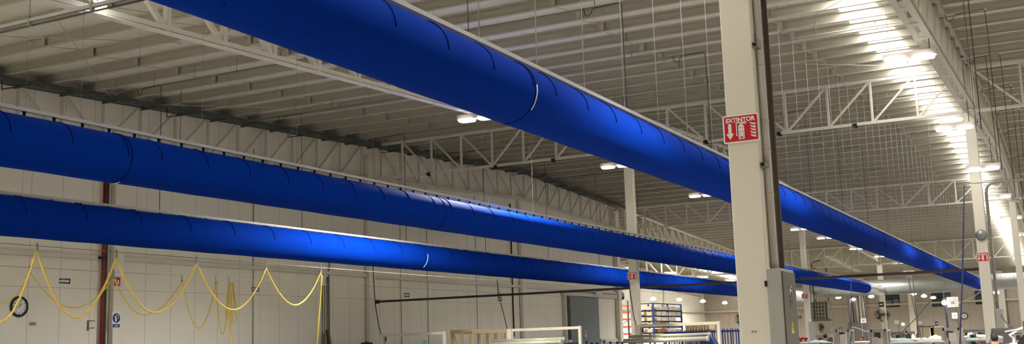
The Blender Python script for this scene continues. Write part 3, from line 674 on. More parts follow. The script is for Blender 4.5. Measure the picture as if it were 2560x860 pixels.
t1, P1 = hose('air_hose', 'thick yellow hose hanging in big loops from the upper wire at the left', -17, [(92, 624), (291, 643), (491, 659), (665, 671), (802, 679)], [(190, 794), (385, 782), (582, 775), (737, 763)], .021, (0, 805), [(804, 690), (802, 720), (797, 790), (790, 900)])
t2, P2 = hose('air_hose', 'thinner yellow hose looped on the middle wire behind the thick one', -22, [(75, 682), (284, 694), (455, 703), (540, 707), (573, 708)], [(184, 770), (360, 788), (497, 821), (557, 836)], .016, (0, 760), [(574, 720), (576, 790), (577, 900)])
for i, (ua, ub, vl) in enumerate(((571, 574, 800), (573, 577, 815), (572, 581, 790), (575, 583, 812), (574, 580, 780))):
    A, B, C = at(ua, 707, X=-22+.02*i), at(ub, 707, X=-22+.02*i), at((ua+ub)/2+(i-2)*1.5, vl, X=-22+.02*i)
    w = .10+.03*i
    pts = [A+(Vector((A.x, C.y-w, C.z+.15))-A)*(k/8) for k in range(9)]+[C]+[Vector((B.x, C.y+w, C.z+.15))+(B-Vector((B.x, C.y+w, C.z+.15)))*(k/8) for k in range(9)]
    MB().tube(pts, .013, 6).build('hose_loop', M_HOSE, t2)
for k, p in enumerate(P1+P2):
    m = MB(); zw = 3.70 if k < 5 else 3.78
    m.box(p+Vector((-.01, -.018, .01)), Vector((p.x+.01, p.y+.018, zw+.05))); m.tube([p+Vector((0, -.03, -.005)), p+Vector((0, .03, -.005))], .018, 8)
    tag(m.build('hose_trolley', M_CONDUIT, origin=p), 'small grey trolley holding a yellow hose loop on its wire', 'trolley', 'hose trolleys on the festoon wires', 'thing')

# hanging cables at the wall column and at the second machine
p = at(932, 660, X=-26.5)
tag(MB().tube([(WALL_X+.02, at(931, 640, X=-26.5).y, at(931, 640, X=-26.5).z), at(931, 640, X=-26.5), at(934, 700, X=-26.5), at(938, 760, X=-26.5), at(947, 815, X=-26.5), at(955, 846, X=-26.5)], .02, 6).build('hanging_cable', M_DARKW, origin=p), 'black cable hanging down at the left end of the dark beam to the first machine', 'cable', kind='thing')
tag(MB().tube([at(1246, 738, Y=39.78), at(1243, 700, Y=39.9), at(1247, 740, Y=38), at(1258, 780, Y=37.5), at(1268, 823, Y=37), at(1277, 826, Y=37)], .018, 6).build('hanging_cable', M_DARKW, origin=at(1243, 700, Y=39.9)), 'black cable slanting from the dark beam down to the second machine frame', 'cable', kind='thing')
tag(MB().tube([at(1572, 700, Y=39.325), at(1577, 740, Y=39.325), at(1584, 790, Y=39.325), at(1590, 812, Y=39.325)], .016, 6).build('hanging_cable', M_DARKW, origin=at(1572, 700, Y=39.325)), 'thin dark cable hanging in front of the slender column', 'cable', kind='thing')

# ---------------------------------------------------------------- machines along the bottom left and centre
def gantry(u0, v0, u1, v1, label, Y=36.0, lbox=.16):
    a, b_ = at(u0, v0, Y=Y), at(u1, v1, Y=Y); z = max(a.z, b_.z)
    t = thing('gantry_frame', label, 'machine', (a.x, Y, 0))
    MB().box((a.x, Y-.05, z-.10), (b_.x, Y+.05, z)).build('cross_beam', M_GANTRY, t, bevel=.008)
    MB().box((b_.x-.07, Y-.06, .9), (b_.x+.02, Y+.06, z+.01)).build('post', M_GANTRY, t, bevel=.006)
    MB().box((a.x+.02, Y-.05, .9), (a.x+.08, Y+.05, z-.10)).build('post', M_CABF, t)
    MB().box((a.x-lbox, Y-.12, .95), (a.x+.02, Y+.10, z-.0)).build('drive_box', M_GANTRY, t, bevel=.01)
    MB().box((a.x-.3, Y-.6, 0), (b_.x+.1, Y+.6, .92)).build('machine_bed', M_GANTRY, t)
    MB().box((a.x+.09, Y-.06, z-.28), (a.x+.13, Y-.03, z-.12)).build('limit_switch', M_BLACK, t)
    return t
gantry(960, 835, 1112, 829, 'cream machine frame at the lower left beside the wooden crate')
gantry(1280, 822, 1451, 816, 'cream machine frame in front of the tall grey door')
gantry(1600, 811, 1798, 804, 'cream machine frame left of the big front column, in front of the blue shelving')
# wooden crate
ZC = 2.22; Y0 = 38.3
A, B = at(1130, 822, Y=Y0), at(1178, 821, Y=Y0)
Y1 = Y0+3.6
t = thing('wooden_crate', 'open pine crate of slats standing behind the first machine frame', 'crate', (A.x, Y0, .1))
m = M_PINE
for x in (A.x, (A.x+B.x)/2, B.x): MB().box((x-.05, Y0-.03, .1), (x+.05, Y0+.03, ZC)).build('post', m, t)
for z in (ZC-.10, 1.25, .15): MB().box((A.x-.05, Y0-.055, z), (B.x+.05, Y0-.03, z+.10)).build('rail', m, t)
MB().bar((A.x+.05, Y0-.02, ZC-.15), ((A.x+B.x)/2, Y0-.02, 1.3), .03, .09).build('brace', m, t)
for k in range(6):
    y = Y0+.06+(Y1-Y0)*k/5
    for x in (A.x, B.x): MB().box((x-.02, y-.05, .1), (x+.02, y+.05, ZC)).build('post', m, t)
for x in (A.x-.03, B.x+.03):
    for z in (ZC-.16, 1.2): MB().box((x-.015, Y0-.03, z), (x+.015, Y1+.1, z+.16)).build('rail', m, t)
MB().box((A.x-.1, Y0-.1, 0), (B.x+.1, Y1+.2, .1)).build('pallet', m, t)
# fabric rollers
def roller_stand(spec, label):
    t = None
    for u0, v0, u1, v1, r, Y in spec:
        a, b_ = at(u0, v0, Y=Y), at(u1, v1, Y=Y)
        if t is None: t = thing('roller_stand', label, 'machine', (a.x, Y, 0)); X0, X1, YY = a.x, b_.x, Y
        MB().tube([(a.x, Y, a.z), (b_.x, Y, a.z)], r, 14).build('roller', M_ROLL, t)
        MB().tube([(b_.x, Y, a.z), (b_.x+.06, Y, a.z)], r*1.25, 14).build('roller_end', M_CABF, t)
    for x in (X0+.1, X1-.1): MB().box((x-.05, YY-.2, 0), (x+.05, YY+.25, 1.55)).build('stand', M_CABD, t)
    MB().box((X0, YY-.4, .8), (X1, YY+.3, 1.2)).build('bed', M_GANTRY, t)
roller_stand([(1233, 853, 1408, 853, .06, 35.0), (1230, 860, 1400, 860, .07, 34.6)], 'pale roller bed in front of the second machine frame')
roller_stand([(1572, 842, 1772, 842, .055, 34.0), (1560, 853, 1768, 853, .075, 33.6)], 'pair of grey-green rollers in front of the slender column')
# blue cone stands
for u, v, Y, l in ((1467, 853, 44, 'first'), (1480, 856, 46, 'second'), (1493, 856, 46, 'third'), (1510, 851, 44, 'fourth'), (1526, 854, 45, 'fifth'), (1543, 854, 46, 'sixth'), (1556, 854, 44, 'seventh')):
    p = at(u, v, Y=Y); t = thing('cone_stand', l+' blue cone-topped stand from the left under the tall grey door', 'stand', (p.x, Y, 0), 'blue cone stands')
    MB().tube([(p.x, Y, p.z-.14), (p.x, Y, p.z-.05), (p.x, Y, p.z)], [.02, .05, .085], 12).build('cone_head', M_RBLUE, t)
    MB().tube([(p.x, Y, .03), (p.x, Y, p.z-.13)], .022, 8).build('post', M_RBLUE, t); MB().tube([(p.x, Y, 0), (p.x, Y, .03)], .2, 14).build('foot', M_RBLUE, t)
p = at(1379, 859, Y=33.9); tag(MB().tube([(p.x-.2, 33.9, p.z-.12), (p.x+.2, 33.9, p.z-.12)], .13, 18).build('red_reel', M_RED, origin=p), 'red reel lying on the roller bed below the second machine frame', 'reel', kind='thing')
p = at(1440, 857, Y=40); t = thing('control_block', 'dark blue machine drive block at the right end of the roller bed', 'machine', (p.x, 40, 0)); MB().box((p.x-.45, 39.8, .5), (p.x+.3, 40.3, p.z), ).build('block', M_RBLUE, t, bevel=.03); MB().box((p.x-.2, 39.75, .0), (p.x+.1, 40.2, .5)).build('foot', M_CABD, t); MB().tube([(p.x-.25, 40, p.z), (p.x-.25, 40, p.z+.12)], .09, 10).build('motor', M_CABF, t)
p = at(1760, 852, Y=33.8); t = thing('feeder_block', 'blue feeder block with sloped face at the right end of the grey-green rollers', 'machine', (p.x, 33.8, 0))
MB().prism([(p.x-.12, 33.7, 1.62), (p.x+.25, 33.7, 1.62), (p.x+.36, 33.7, 1.4), (p.x+.36, 33.7, .6), (p.x-.12, 33.7, .6)], (0, .5, 0)).build('block', M_RBLUE, t, bevel=.02); MB().box((p.x, 33.75, 0), (p.x+.25, 34.1, .6)).build('foot', M_CABD, t)
# bundle of poles etc. leaning at the wall
for u0, u1, v0, r, mm, l in ((810, 815, 835, .05, M_SLATE, 'short grey pole leaning on the wall below the conduits'), (817, 824, 826, .035, M_DGREY, 'dark pole leaning beside the grey pole'), (821, 829, 825, .05, M_BROWNBOX, 'brown board leaning beside the dark pole')):
    a, b_ = at(u0, v0, X=WX+.15), at(u1, 870, X=WX+.5); d2 = (b_-a); b2 = a+d2*((a.z-.02)/(a.z-b_.z))
    tag(MB().tube([a, Vector((min(b2.x, WX+1.2), b2.y, .02))], r, 8).build('leaning_pole', mm, origin=a), l, 'pole', kind='thing')

# small black clamps on the cross truss and bottles on the first machine
for u, v in ((1072, 433), (1240, 415), (1384, 398), (1765, 352), (1948, 332), (2138, 311)):
    p = at(u, v, Y=39.42); m = MB(); m.box(p+Vector((-.10, -.03, -.09)), p+Vector((.06, .0, .03))); m.box(p+Vector((-.02, -.06, -.14)), p+Vector((.10, -.01, -.07)))
    tag(m.build('beam_clamp', M_BLACK, origin=p), 'small black clamp gripping the bottom chord of the cross truss', 'clamp', 'black clamps on the cross truss', 'thing')
for u, l in ((1061, 'left of two teal spray bottles on the first machine frame'), (1068, 'right of two teal spray bottles on the first machine frame')):
    p = at(u, 846, Y=36.2); t = thing('spray_bottle', l, 'bottle', (p.x, 36.2, .92)); m_ = mat('teal_plastic', (96, 168, 164), .4)
    MB().tube([(p.x, 36.2, .92), (p.x, 36.2, p.z-.14), (p.x, 36.2, p.z-.06), (p.x, 36.2, p.z-.03)], [.045, .045, .02, .018], 12).build('bottle_body', m_, t); MB().box((p.x-.05, 36.18, p.z-.03), (p.x+.02, 36.22, p.z+.01)).build('spray_head', M_WHITE, t)
p = at(917, 856, Y=37); t = thing('tool_case', 'black tool case on the machine bed left of the first frame', 'case', (p.x, 37, 0)); MB().box((p.x-.2, 36.85, 1.2), (p.x+.2, 37.15, p.z)).build('case_body', M_BLACK, t, bevel=.03); MB().tube([(p.x-.08, 37, p.z), (p.x-.06, 37, p.z+.03), (p.x+.06, 37, p.z+.03), (p.x+.08, 37, p.z)], .012, 6).build('grip', M_BLACK, t); MB().box((p.x-.4, 36.7, 0), (p.x+.45, 37.3, 1.2)).build('stand', M_CABF, t)

# ---------------------------------------------------------------- shelving in the left hall
Y0 = 82.0
C0 = at(1634, 800, Y=Y0); xr = C0.x
Y1 = xr/(ray(1704, 800).x/ray(1704, 800).y)
xl = at(1585, 800, Y=Y0).x
t = thing('storage_rack', 'blue pallet rack full of white cartons between slender column and big front column', 'rack', (xr, Y0, 0))
top = at(1634, 757, Y=Y0).z
for x in (xl, xr):
    for y in (Y0, (Y0+Y1)/2, Y1): MB().box((x-.06, y-.05, 0), (x+.06, y+.05, top)).build('upright', M_RBLUE, t)
lev = [at(1636, v, Y=Y0).z for v in (774, 788.3, 801.6, 816, 830.7)]
for z in lev:
    if z < .1: continue
    MB().box((xl, Y0-.06, z-.12), (xr, Y0+.0, z-.03)).build('beam', M_BEAMB, t); MB().box((xr-.05, Y0, z-.12), (xr+.03, Y1, z-.03)).build('beam', M_BEAMB, t)
    MB().box((xl, Y0, z-.03), (xr, Y1, z)).build('shelf_deck', M_DGREY, t)
MB().box((xl, Y0-.05, top-.08), (xr, Y0+.02, top)).build('beam', M_RBLUE, t); MB().box((xr-.04, Y0, top-.08), (xr+.04, Y1, top)).build('beam', M_RBLUE, t)
names = ['topmost', 'second', 'third', 'fourth', 'fifth']
for i, z in enumerate(lev):
    if z < .1: continue
    hh = .32
    tag(MB().box((xl+.15, Y0-.02, z), (xr-.12, Y0+.55, z+hh*.86)).build('long_carton', M_KRAFT, origin=(xl, Y0, z)), 'long kraft carton on the front end of the blue rack, '+names[i]+' level', 'carton', kind='thing')
    n = 5; yy = Y0+.65
    for k in range(n):
        L = (Y1-Y0-.8)/n
        if i == 2 and k == 4: yy += L; continue
        w = L*(.82+.12*((k*7+i*3) % 3)/2); h2 = hh*(.8+.2*((k*5+i*2) % 4)/3)
        mm = M_BROWNBOX if (i >= 3 and k < 2) else M_CARTON
        tag(MB().box((xr-1.0, yy, z), (xr+.05, yy+w, z+h2)).build('carton', mm, origin=(xr, yy, z)), ('brown' if mm is M_BROWNBOX else 'white')+' carton on the '+names[i]+' level of the blue rack along its long side', 'carton', 'cartons on the '+names[i]+' level of the blue rack'+(' brown' if mm is M_BROWNBOX else ''), 'thing')
        yy += L
# orange-beamed rack at the corner
Yo = 80.0; a = at(1553, 800, Y=Yo); b_ = at(1571, 800, Y=Yo)
t = thing('pallet_rack', 'tall rack with orange beams and dark post beside the far wall corner', 'rack', (b_.x, Yo, 0))
for x, tp in ((a.x-.6, 4.2), (b_.x, at(1570, 752, Y=Yo).z)): MB().box((x-.05, Yo-.05, 0), (x+.05, Yo+.05, tp)).build('upright', M_DGREY, t); MB().box((x-.05, Yo+1.1, 0), (x+.05, Yo+1.2, tp)).build('upright', M_DGREY, t)
for v in (764, 781, 798, 817, 835):
    z = at(1562, v, Y=Yo).z
    for y in (Yo-.08, Yo+1.15): MB().box((a.x-.6, y, z-.07), (b_.x, y+.05, z+.06)).build('beam', M_ORANGE, t)
MB().bar((a.x-.1, Yo+.02, at(1553, 815, Y=Yo).z), (b_.x, Yo+.02, at(1568, 800, Y=Yo).z), .04, .04).build('brace', M_DGREY, t)
# blue posts of the roll rack
Yr = 58.0; t = thing('roll_post_rack', 'long blue rack of closely set posts left of the big front column', 'rack', (at(1700, 830, Y=Yr).x, Yr, 0))
zt = at(1800, 826, Y=Yr).z
for u0, u1 in ((1662, 1790), (1797, 1856)):
    A, B = at(u0, 826, Y=Yr), at(u1, 826, Y=Yr)
    MB().box((A.x, Yr-.05, zt-.10), (B.x, Yr+.05, zt+.0)).build('top_bar', M_RBLUE, t); MB().box((A.x, Yr-.05, .1), (B.x, Yr+.05, .25)).build('foot_bar', M_RBLUE, t)
us = [1664, 1671, 1678]+[1684+4.6*k for k in range(23)]+[1799, 1806, 1812, 1819, 1827, 1832, 1840, 1846, 1853]
for i, u in enumerate(us):
    x = at(u, 830, Y=Yr).x; w = .035 if i % 3 else .055
    MB().box((x-w/2, Yr-.04, .1), (x+w/2, Yr+.04, zt+.02)).build('post', M_RBLUE, t)
    MB().tube([(x, Yr-.02, zt+.0), (x+random.uniform(-.05, .05), Yr-.02, zt+.09)], .025, 6).build('peg', M_DARKW, t)
p = at(1745, 812, Y=66); 
t = thing('timber_stack', 'stack of amber timber lengths behind the blue posts under the third machine frame', 'timber', (p.x, 66, 0))
for k in range(9): 
    x = at(1722+7*k, 812, Y=66).x; MB().box((x-.07, 65.5, .1), (x+.04, 66.5, at(1740, 809+(k % 3)*2, Y=66).z)).build('board', M_PINE, t)

# ---------------------------------------------------------------- far wall and right-hand area
for i, (u0, v0, u1, v1) in enumerate(((2210, 739, 2249, 766), (2329, 735, 2377, 764), (2438, 729, 2478, 758), (2553, 725, 2600, 753))):
    a, b_ = at(u0, v0, Y=FAR_Y-.03), at(u1, v1, Y=FAR_Y-.03)
    t = bpy.data.objects.new('window_%d' % (i+1), None); COL.objects.link(t); t['_o'] = (0, 0, 0); tag(t, kind='structure')
    y = FAR_Y-.02; zs = b_.z+(a.z-b_.z)*.68
    MB().box((a.x, y, b_.z), (b_.x, y+.015, a.z)).build('pane', M_GLASS, t)
    f = MB()
    for z0, z1 in ((b_.z-.05, b_.z+.03), (zs-.06, zs+.06), (a.z-.03, a.z+.05)): f.box((a.x-.05, y-.06, z0), (b_.x+.05, y, z1))
    for x in (a.x, b_.x, (a.x+b_.x)/2): f.box((x-.04, y-.06, b_.z), (x+.04, y, a.z))
    f.build('frame', M_BLACK, t)
    bl = MB()
    for k in range(4): bl.box((a.x+(b_.x-a.x)*.62, y-.02, b_.z+.15+k*.2), (b_.x-.06, y-.005, b_.z+.23+k*.2))
    bl.build('blind', M_CABF, t)
for i, (u0, v0, u1, l) in enumerate(((2294, 818, 2332, 0), (2326, 819, 2362, 0), (2093, 828, 2113, 0))):
    a, b_ = at(u0, v0, Y=FAR_Y-.03), at(u1, v0, Y=FAR_Y-.03); t = bpy.data.objects.new('door_%d' % (i+2), None); COL.objects.link(t); t['_o'] = (0, 0, 0); tag(t, kind='structure')
    MB().box((a.x, FAR_Y-.04, 0), (b_.x, FAR_Y-.01, a.z)).build('leaf', mat('far_door_tan', (168, 150, 118), .6), t)
    f = MB(); f.box((a.x-.1, FAR_Y-.07, 0), (a.x, FAR_Y, a.z+.1)); f.box((b_.x, FAR_Y-.07, 0), (b_.x+.1, FAR_Y, a.z+.1)); f.box((a.x-.1, FAR_Y-.07, a.z), (b_.x+.1, FAR_Y, a.z+.1)); f.build('frame', M_DGREY if i == 0 else M_COLUMN, t)
# wall clock far
p = at(2411, 790, Y=FAR_Y-.05); t = thing('wall_clock', 'round white clock with black rim on the far wall left of the bell column', 'clock', p)
MB().tube([(p.x+.32*math.cos(a), p.y, p.z+.32*math.sin(a)) for a in [2*math.pi*k/32 for k in range(33)]], .045, 8, False).build('rim', M_BLACK, t)
MB().tube([(p.x, p.y+.04, p.z), (p.x, p.y+.01, p.z)], .32, 28).build('dial', M_WHITE, t)
for a, l in ((70, .22), (-75, .15)): MB().bar((p.x, p.y, p.z), (p.x+l*math.cos(math.radians(a)), p.y, p.z+l*math.sin(math.radians(a))), .03, .02, (0, 1, 0)).build('hand', M_BLACK, t)
# fans
def fan(u, v, Y, R, label, yawdeg=0, wall=None):
    p = at(u, v, Y=Y); t = thing('cage_fan', label, 'fan', p)
    cy, sy = math.cos(math.radians(yawdeg)), math.sin(math.radians(yawdeg))
    ax, nn = Vector((cy, sy, 0)), Vector((sy, -cy, 0)); up = Vector((0, 0, 1))
    g = MB()
    for r, o in ((R, 0), (R*.75, .05), (R*.5, .08), (R*.25, .1)): g.tube([p+nn*o+(ax*math.cos(a)+up*math.sin(a))*r for a in [2*math.pi*k/28 for k in range(29)]], .012, 5, False)
    for k in range(28):
        a = 2*math.pi*k/28; e = ax*math.cos(a)+up*math.sin(a); g.tube([p+e*R, p+e*R*.5+nn*.08, p+nn*.1], .008, 4); g.tube([p+e*R, p+e*R*.5-nn*.1, p-nn*.12], .008, 4)
    g.build('cage', M_DGREY, t)
    bl = MB()
    for k in range(3):
        a = 2*math.pi*k/3; q = [p]
        for da, rr in ((-.15, .4), (-.35, .85), (.2, .9), (.5, .6)): q.append(p+(ax*math.cos(a+da)+up*math.sin(a+da))*R*rr+nn*(da*.08))
        bl.add(q, [(0, 1, 2, 3, 4)])
    bl.build('blades', M_DGREY, t)
    MB().tube([p-nn*.16, p+nn*.1], .09, 12).build('motor', M_BLACK, t)
    MB().bar(p-nn*.15, p-nn*.18+Vector((0, 0, -R*1.15)), .05, .05).build('bracket', M_BLACK, t)
    MB().bar(p-nn*.18+Vector((0, 0, -R*1.1)), Vector((wall[0], wall[1], p.z-R*1.2)), .06, .06).build('wall_arm', M_BLACK, t)
fan(2200, 787, 98.6, .46, 'round cage fan on the front of the far column', 10, (-14.95, 99.1))
fan(2214, 787, 100.2, .42, 'second cage fan behind the far column, turned away', -20, (-14.9, 99.5))
fan(2053, 818, 127.2, .47, 'tilted cage fan on the far wall above the person in olive', 55, (at(2056, 818, Y=127.9).x, 127.98))
fan(1849, 797, 98.5, .5, 'fan peeking out at the left of the big front column', 50, (-27.1, 99.1))
# bell and pipe on right-hand column
p = at(2453, 588, Y=39.3); t = thing('alarm_bell', 'round metal alarm bell on the column at the right', 'bell', p)
MB().tube([p+Vector((0, .03, 0)), p, p+Vector((0, -.05, 0)), p+Vector((0, -.09, 0)), p+Vector((0, -.1, 0))], [.17, .17, .15, .08, .02], 24).build('gong', M_GALV, t)
MB().tube([(p.x+.165*math.cos(a), p.y, p.z+.165*math.sin(a)) for a in [2*math.pi*k/28 for k in range(29)]], .014, 6, False).build('rim', M_BLACK, t)
MB().ball(p+Vector((0, -.1, 0)), .02, .02, .02, 8, 6).build('centre_screw', M_BLACK, t)
pts = [at(2497, 845, Y=39.6), at(2488, 760, Y=39.6), at(2470, 600, Y=39.6), at(2465, 520, Y=39.6)]; x = -2.33
t = thing('conduit_riser', 'grey conduit rising beside the bell column and bending to the lamp', 'pipe', (x, 39.6, 1.2))
q = at(2478, 600, Y=39.6)
MB().tube([(x, 39.6, 1.7), (x, 39.6, 6.1), (x+.04, 39.6, 6.28), (x+.15, 39.6, 6.40), (x+.3, 39.6, 6.43), (x+1.1, 39.6, 6.45)], .045, 12).build('pipe', M_GALV, t)
for z in (2.6, 3.2, 3.9, 4.6, 5.3): MB().box((x-.08, 39.55, z-.02), (x+.06, 39.66, z+.02)).build('pipe_clamp', M_GALV, t)
MB().box((x-.06, 39.45, 1.6), (x+.16, 39.75, 2.25)).build('junction_box', M_CABF, t, bevel=.01)
t = thing('conduit_riser', 'grey conduits with pale box beside the distant column right of the cabinet', 'pipe', (-14.6, 69.4, 0))
MB().tube([(-14.66, 69.4, 2.6), (-14.66, 69.4, 5.4), (-14.55, 69.4, 5.6), (-14.2, 69.4, 5.65)], .04, 10).build('pipe', M_CONDUIT, t); MB().tube([(-14.48, 69.4, 2.6), (-14.48, 69.4, 5.9), (-14.3, 69.4, 6.05), (-13.9, 69.4, 6.1)], .035, 10).build('pipe', M_DARKW, t)
a, b_ = at(2022, 804, Y=69.3), at(2035, 804, Y=69.3); MB().box((a.x, 69.2, .3), (b_.x, 69.5, a.z)).build('junction_box', M_CABF, t)
# hanging switch rack on far wall, vertical ducts
a, b_ = at(2030, 755, Y=116), at(2079, 797, Y=116); t = thing('switch_rack', 'dark switch rack hung high on the far wall under the middle duct', 'rack', (a.x, 116, b_.z))
f = MB()
for k in range(7): x = a.x+(b_.x-a.x)*k/6; f.box((x-.05, 115.9, b_.z), (x+.05, 116, a.z))
for k in range(6): z = b_.z+(a.z-b_.z)*k/5; f.box((a.x, 115.92, z-.06), (b_.x-.5, 115.98, z+.03))
f.build('ladder_frame', M_SLATE, t); MB().box((a.x, 116.0, b_.z), (a.x+(b_.x-a.x)*.8, 116.3, a.z)).build('back_board', M_DGREY, t); MB().box((a.x+.1, 115.6, b_.z-.2), (b_.x, 116.2, b_.z)).build('base_rail', M_DGREY, t)
for k in range(2): x = a.x+.3+k*1.3; MB().box((x, 116.05, a.z), (x+.1, 116.2, zp(116)+.3)).build('hanger', M_DGREY, t)
for u, w, l in ((2128, .34, 'left'), (2144, .3, 'middle'), (2161, .24, 'right')):
    p = at(u, 800, Y=118); t = thing('vertical_duct', l+' one of the three dark vertical ducts at the far wall', 'duct', (p.x, 118, 0)); MB().box((p.x-w, 117.8, 0), (p.x+w, 118.2, 2.6)).build('lower_box', M_DGREY, t); MB().tube([(p.x, 118, 2.6), (p.x-.1, 118, 6.9)], w*.6, 12).build('pipe', M_SLATE, t); MB().tube([(p.x+w*.8, 118, 2.6), (p.x+w*.8-.1, 118, 6.9)], w*.28, 8).build('pipe', M_DGREY, t)
# far wall pipes right
p = at(2517, 800, Y=FAR_Y-.15); t = thing('wall_pipes', 'thin branching pipes on the far wall right of the bell column', 'pipe', (p.x, p.y, 0))
for u0, u1 in ((2508, 2508), (2520, 2520)): x = at(u0, 780, Y=FAR_Y-.15).x; MB().tube([(x, FAR_Y-.15, 1.7), (x, FAR_Y-.15, 5.6)], .045, 6).build('pipe', M_CONDUIT, t)
MB().tube([at(2503, 796, Y=FAR_Y-.15), at(2521, 796, Y=FAR_Y-.15)], .04, 6).build('pipe', M_CONDUIT, t)
p = at(2018, 793, Y=FAR_Y-.03)
# small signs on far wall
for u, v, w, h, mm, l in ((2101, 822, .35, .28, M_SBLUE, 'small dark blue sign over the far door behind the aluminium frame'), (2341, 809, .3, .42, M_SBLUE, 'small blue upright sign on the far wall above the tan opening'), (1998, 793, .5, .3, M_GREEN, 'small dark exit sign between cabinet and distant column'), (2203, 761, .4, .42, M_GREEN, 'small green exit sign on the farthest column')):
    Y = FAR_Y-.03 if u != 2203 else 99.05
    p = at(u, v, Y=Y); t = thing('wall_sign', l, 'sign', p); MB().box((p.x-w/2, Y, p.z-h/2), (p.x+w/2, Y+.02, p.z+h/2)).build('board', mm, t); MB().box((p.x-w*.3, Y-.005, p.z-h*.12), (p.x+w*.3, Y, p.z+h*.12)).build('white_mark', M_WHITE, t)
# hanging station number boards
def station(u0, v0, u1, v1, Y, body, label, pole_to=None):
    a, b_ = at(u0, v0, Y=Y), at(u1, v1, Y=Y); cx, cz, w, h = (a.x+b_.x)/2, (a.z+b_.z)/2, b_.x-a.x, a.z-b_.z
    t = thing('station_sign', label, 'sign', (cx, Y, cz))
    MB().box((a.x, Y-.01, b_.z), (b_.x, Y+.01, a.z)).build('board', M_WHITE, t)
    f = MB()
    for x0, x1, z0, z1 in ((-.28, .28, .34, .36), (-.28, .28, -.36, -.34), (-.28, -.26, -.36, .36), (.26, .28, -.36, .36), (-.24, .24, .12, .16)): f.box((cx+x0*w, Y-.012, cz+z0*h), (cx+x1*w, Y-.01, cz+z1*h))
    f.build('printed_frame', M_CABD, t)
    if body: text('lettering', body, t, (cx, Y-.013, cz-.08*h), h*.34, M_BLACK, '-Y', .004)
    MB().tube([(cx+w*.35, Y+.03, .0), (cx+w*.35, Y+.03, b_.z+h*.5)], .02, 6).build('pole', M_DGREY, t)
station(2366, 743, 2397, 767, 45, '05', 'largest white hanging board reading 05 left of the bell column')
station(2379, 782, 2396, 796, 52, '06', 'white hanging board just below the 05 board')
station(2151, 796, 2166, 807, 62, '08', 'white station board in front of the dark vertical ducts')
station(2236, 801, 2248, 810, 70, '', 'white station board on a pole right of the fan column, left of a pair')
station(2253, 807, 2262, 814, 78, '', 'smaller white station board, right of the pair beside the fan column')
station(2295, 803, 2306, 811, 70, '', 'white station board on the pilaster below the second far window')
# hanging hoses and cables right
def cable(label, pts, r, m, name='hanging_hose', cat='hose'):
    tag(MB().tube(pts, r, 8).build(name, m, origin=pts[0]), label, cat, kind='thing')
cable('dark blue air hose hanging straight down left of the bell column', [at(2410, 462, Y=36), at(2409, 560, Y=36), at(2406, 700, Y=36), at(2402, 800, Y=36), at(2399, 900, Y=36)], .022, M_BCABLE)
cable('pale pipe running level past the bell column to the right edge', [at(2410, 464, Y=36), at(2418, 459, Y=36), at(2480, 455, Y=36), at(2580, 447, Y=36)], .016, M_WIRE, 'air_pipe', 'pipe')
cable('blue hose below the largest hanging board', [at(2364, 765, Y=44.5), at(2369, 810, Y=44.5), at(2376, 880, Y=44.5)], .035, M_BCABLE)
cable('thin grey cable pair hanging from the dark beam towards the sewing tables', [at(2270, 690, Y=41), at(2285, 770, Y=42), at(2300, 830, Y=43), at(2308, 870, Y=43)], .018, M_CONDUIT)
cable('second thin cable beside the cable pair over the sewing tables', [at(2281, 690, Y=41), at(2291, 770, Y=42), at(2298, 845, Y=43)], .016, M_CONDUIT)
cable('pale hose arching right of the 05 board to the bell column', [at(2398, 758, Y=44), at(2412, 752, Y=43), at(2432, 744, Y=41), at(2449, 730, Y=39.33)], .02, M_WIRE)
cable('pale curved hose above the aluminium frame near the dark vertical ducts', [at(2122, 870, Y=48), at(2124, 828, Y=48), at(2130, 818, Y=48), at(2145, 821, Y=48), at(2160, 828, Y=48), at(2180, 829, Y=48)], .02, M_WIRE)
cable('slim diagonal pole leaning between far boards and pilaster', [at(2254, 832, Y=72), at(2290, 795, Y=72), at(2326, 752, Y=72)], .022, M_DGREY, 'diagonal_rod', 'rod')
cable('blue hose hanging straight below the middle duct', [at(2128, 700, Y=44), at(2128, 790, Y=44), at(2127, 870, Y=44)], .014, M_BCABLE)
cable('grey cable sagging from the bell column to the covered machine', [at(2502, 787, Y=39.5), at(2512, 803, Y=39), at(2524, 815, Y=38), at(2532, 820, Y=37)], .02, M_CABD)
p = at(2361, 757, Y=44.6); t = thing('globe_lamp', 'small glowing globe lamp at the left edge of the 05 board', 'lamp', p)
MB().ball(p, .10, .10, .10, 16, 10).build('globe', M_FARLENS, t); MB().tube([p+Vector((0, 0, .09)), Vector((p.x, p.y, zp(p.y)+.28))], .006, 5).build('hanging_cord', M_CONDUIT, t)
# stack light
p = at(2401, 806, Y=42); t = thing('stack_light', 'orange and dark signal tower light left of the bell column', 'lamp', (p.x, 42, 0)); zt = p.z
MB().tube([(p.x, 42, zt-.12), (p.x, 42, zt)], .04, 12).build('orange_lens', M_ORANGE, t); MB().tube([(p.x, 42, zt-.17), (p.x, 42, zt-.12)], .036, 12).build('dark_lens', M_GREEN, t); MB().tube([(p.x, 42, 1.0), (p.x, 42, zt-.17)], .034, 12).build('stem', M_PINE, t)
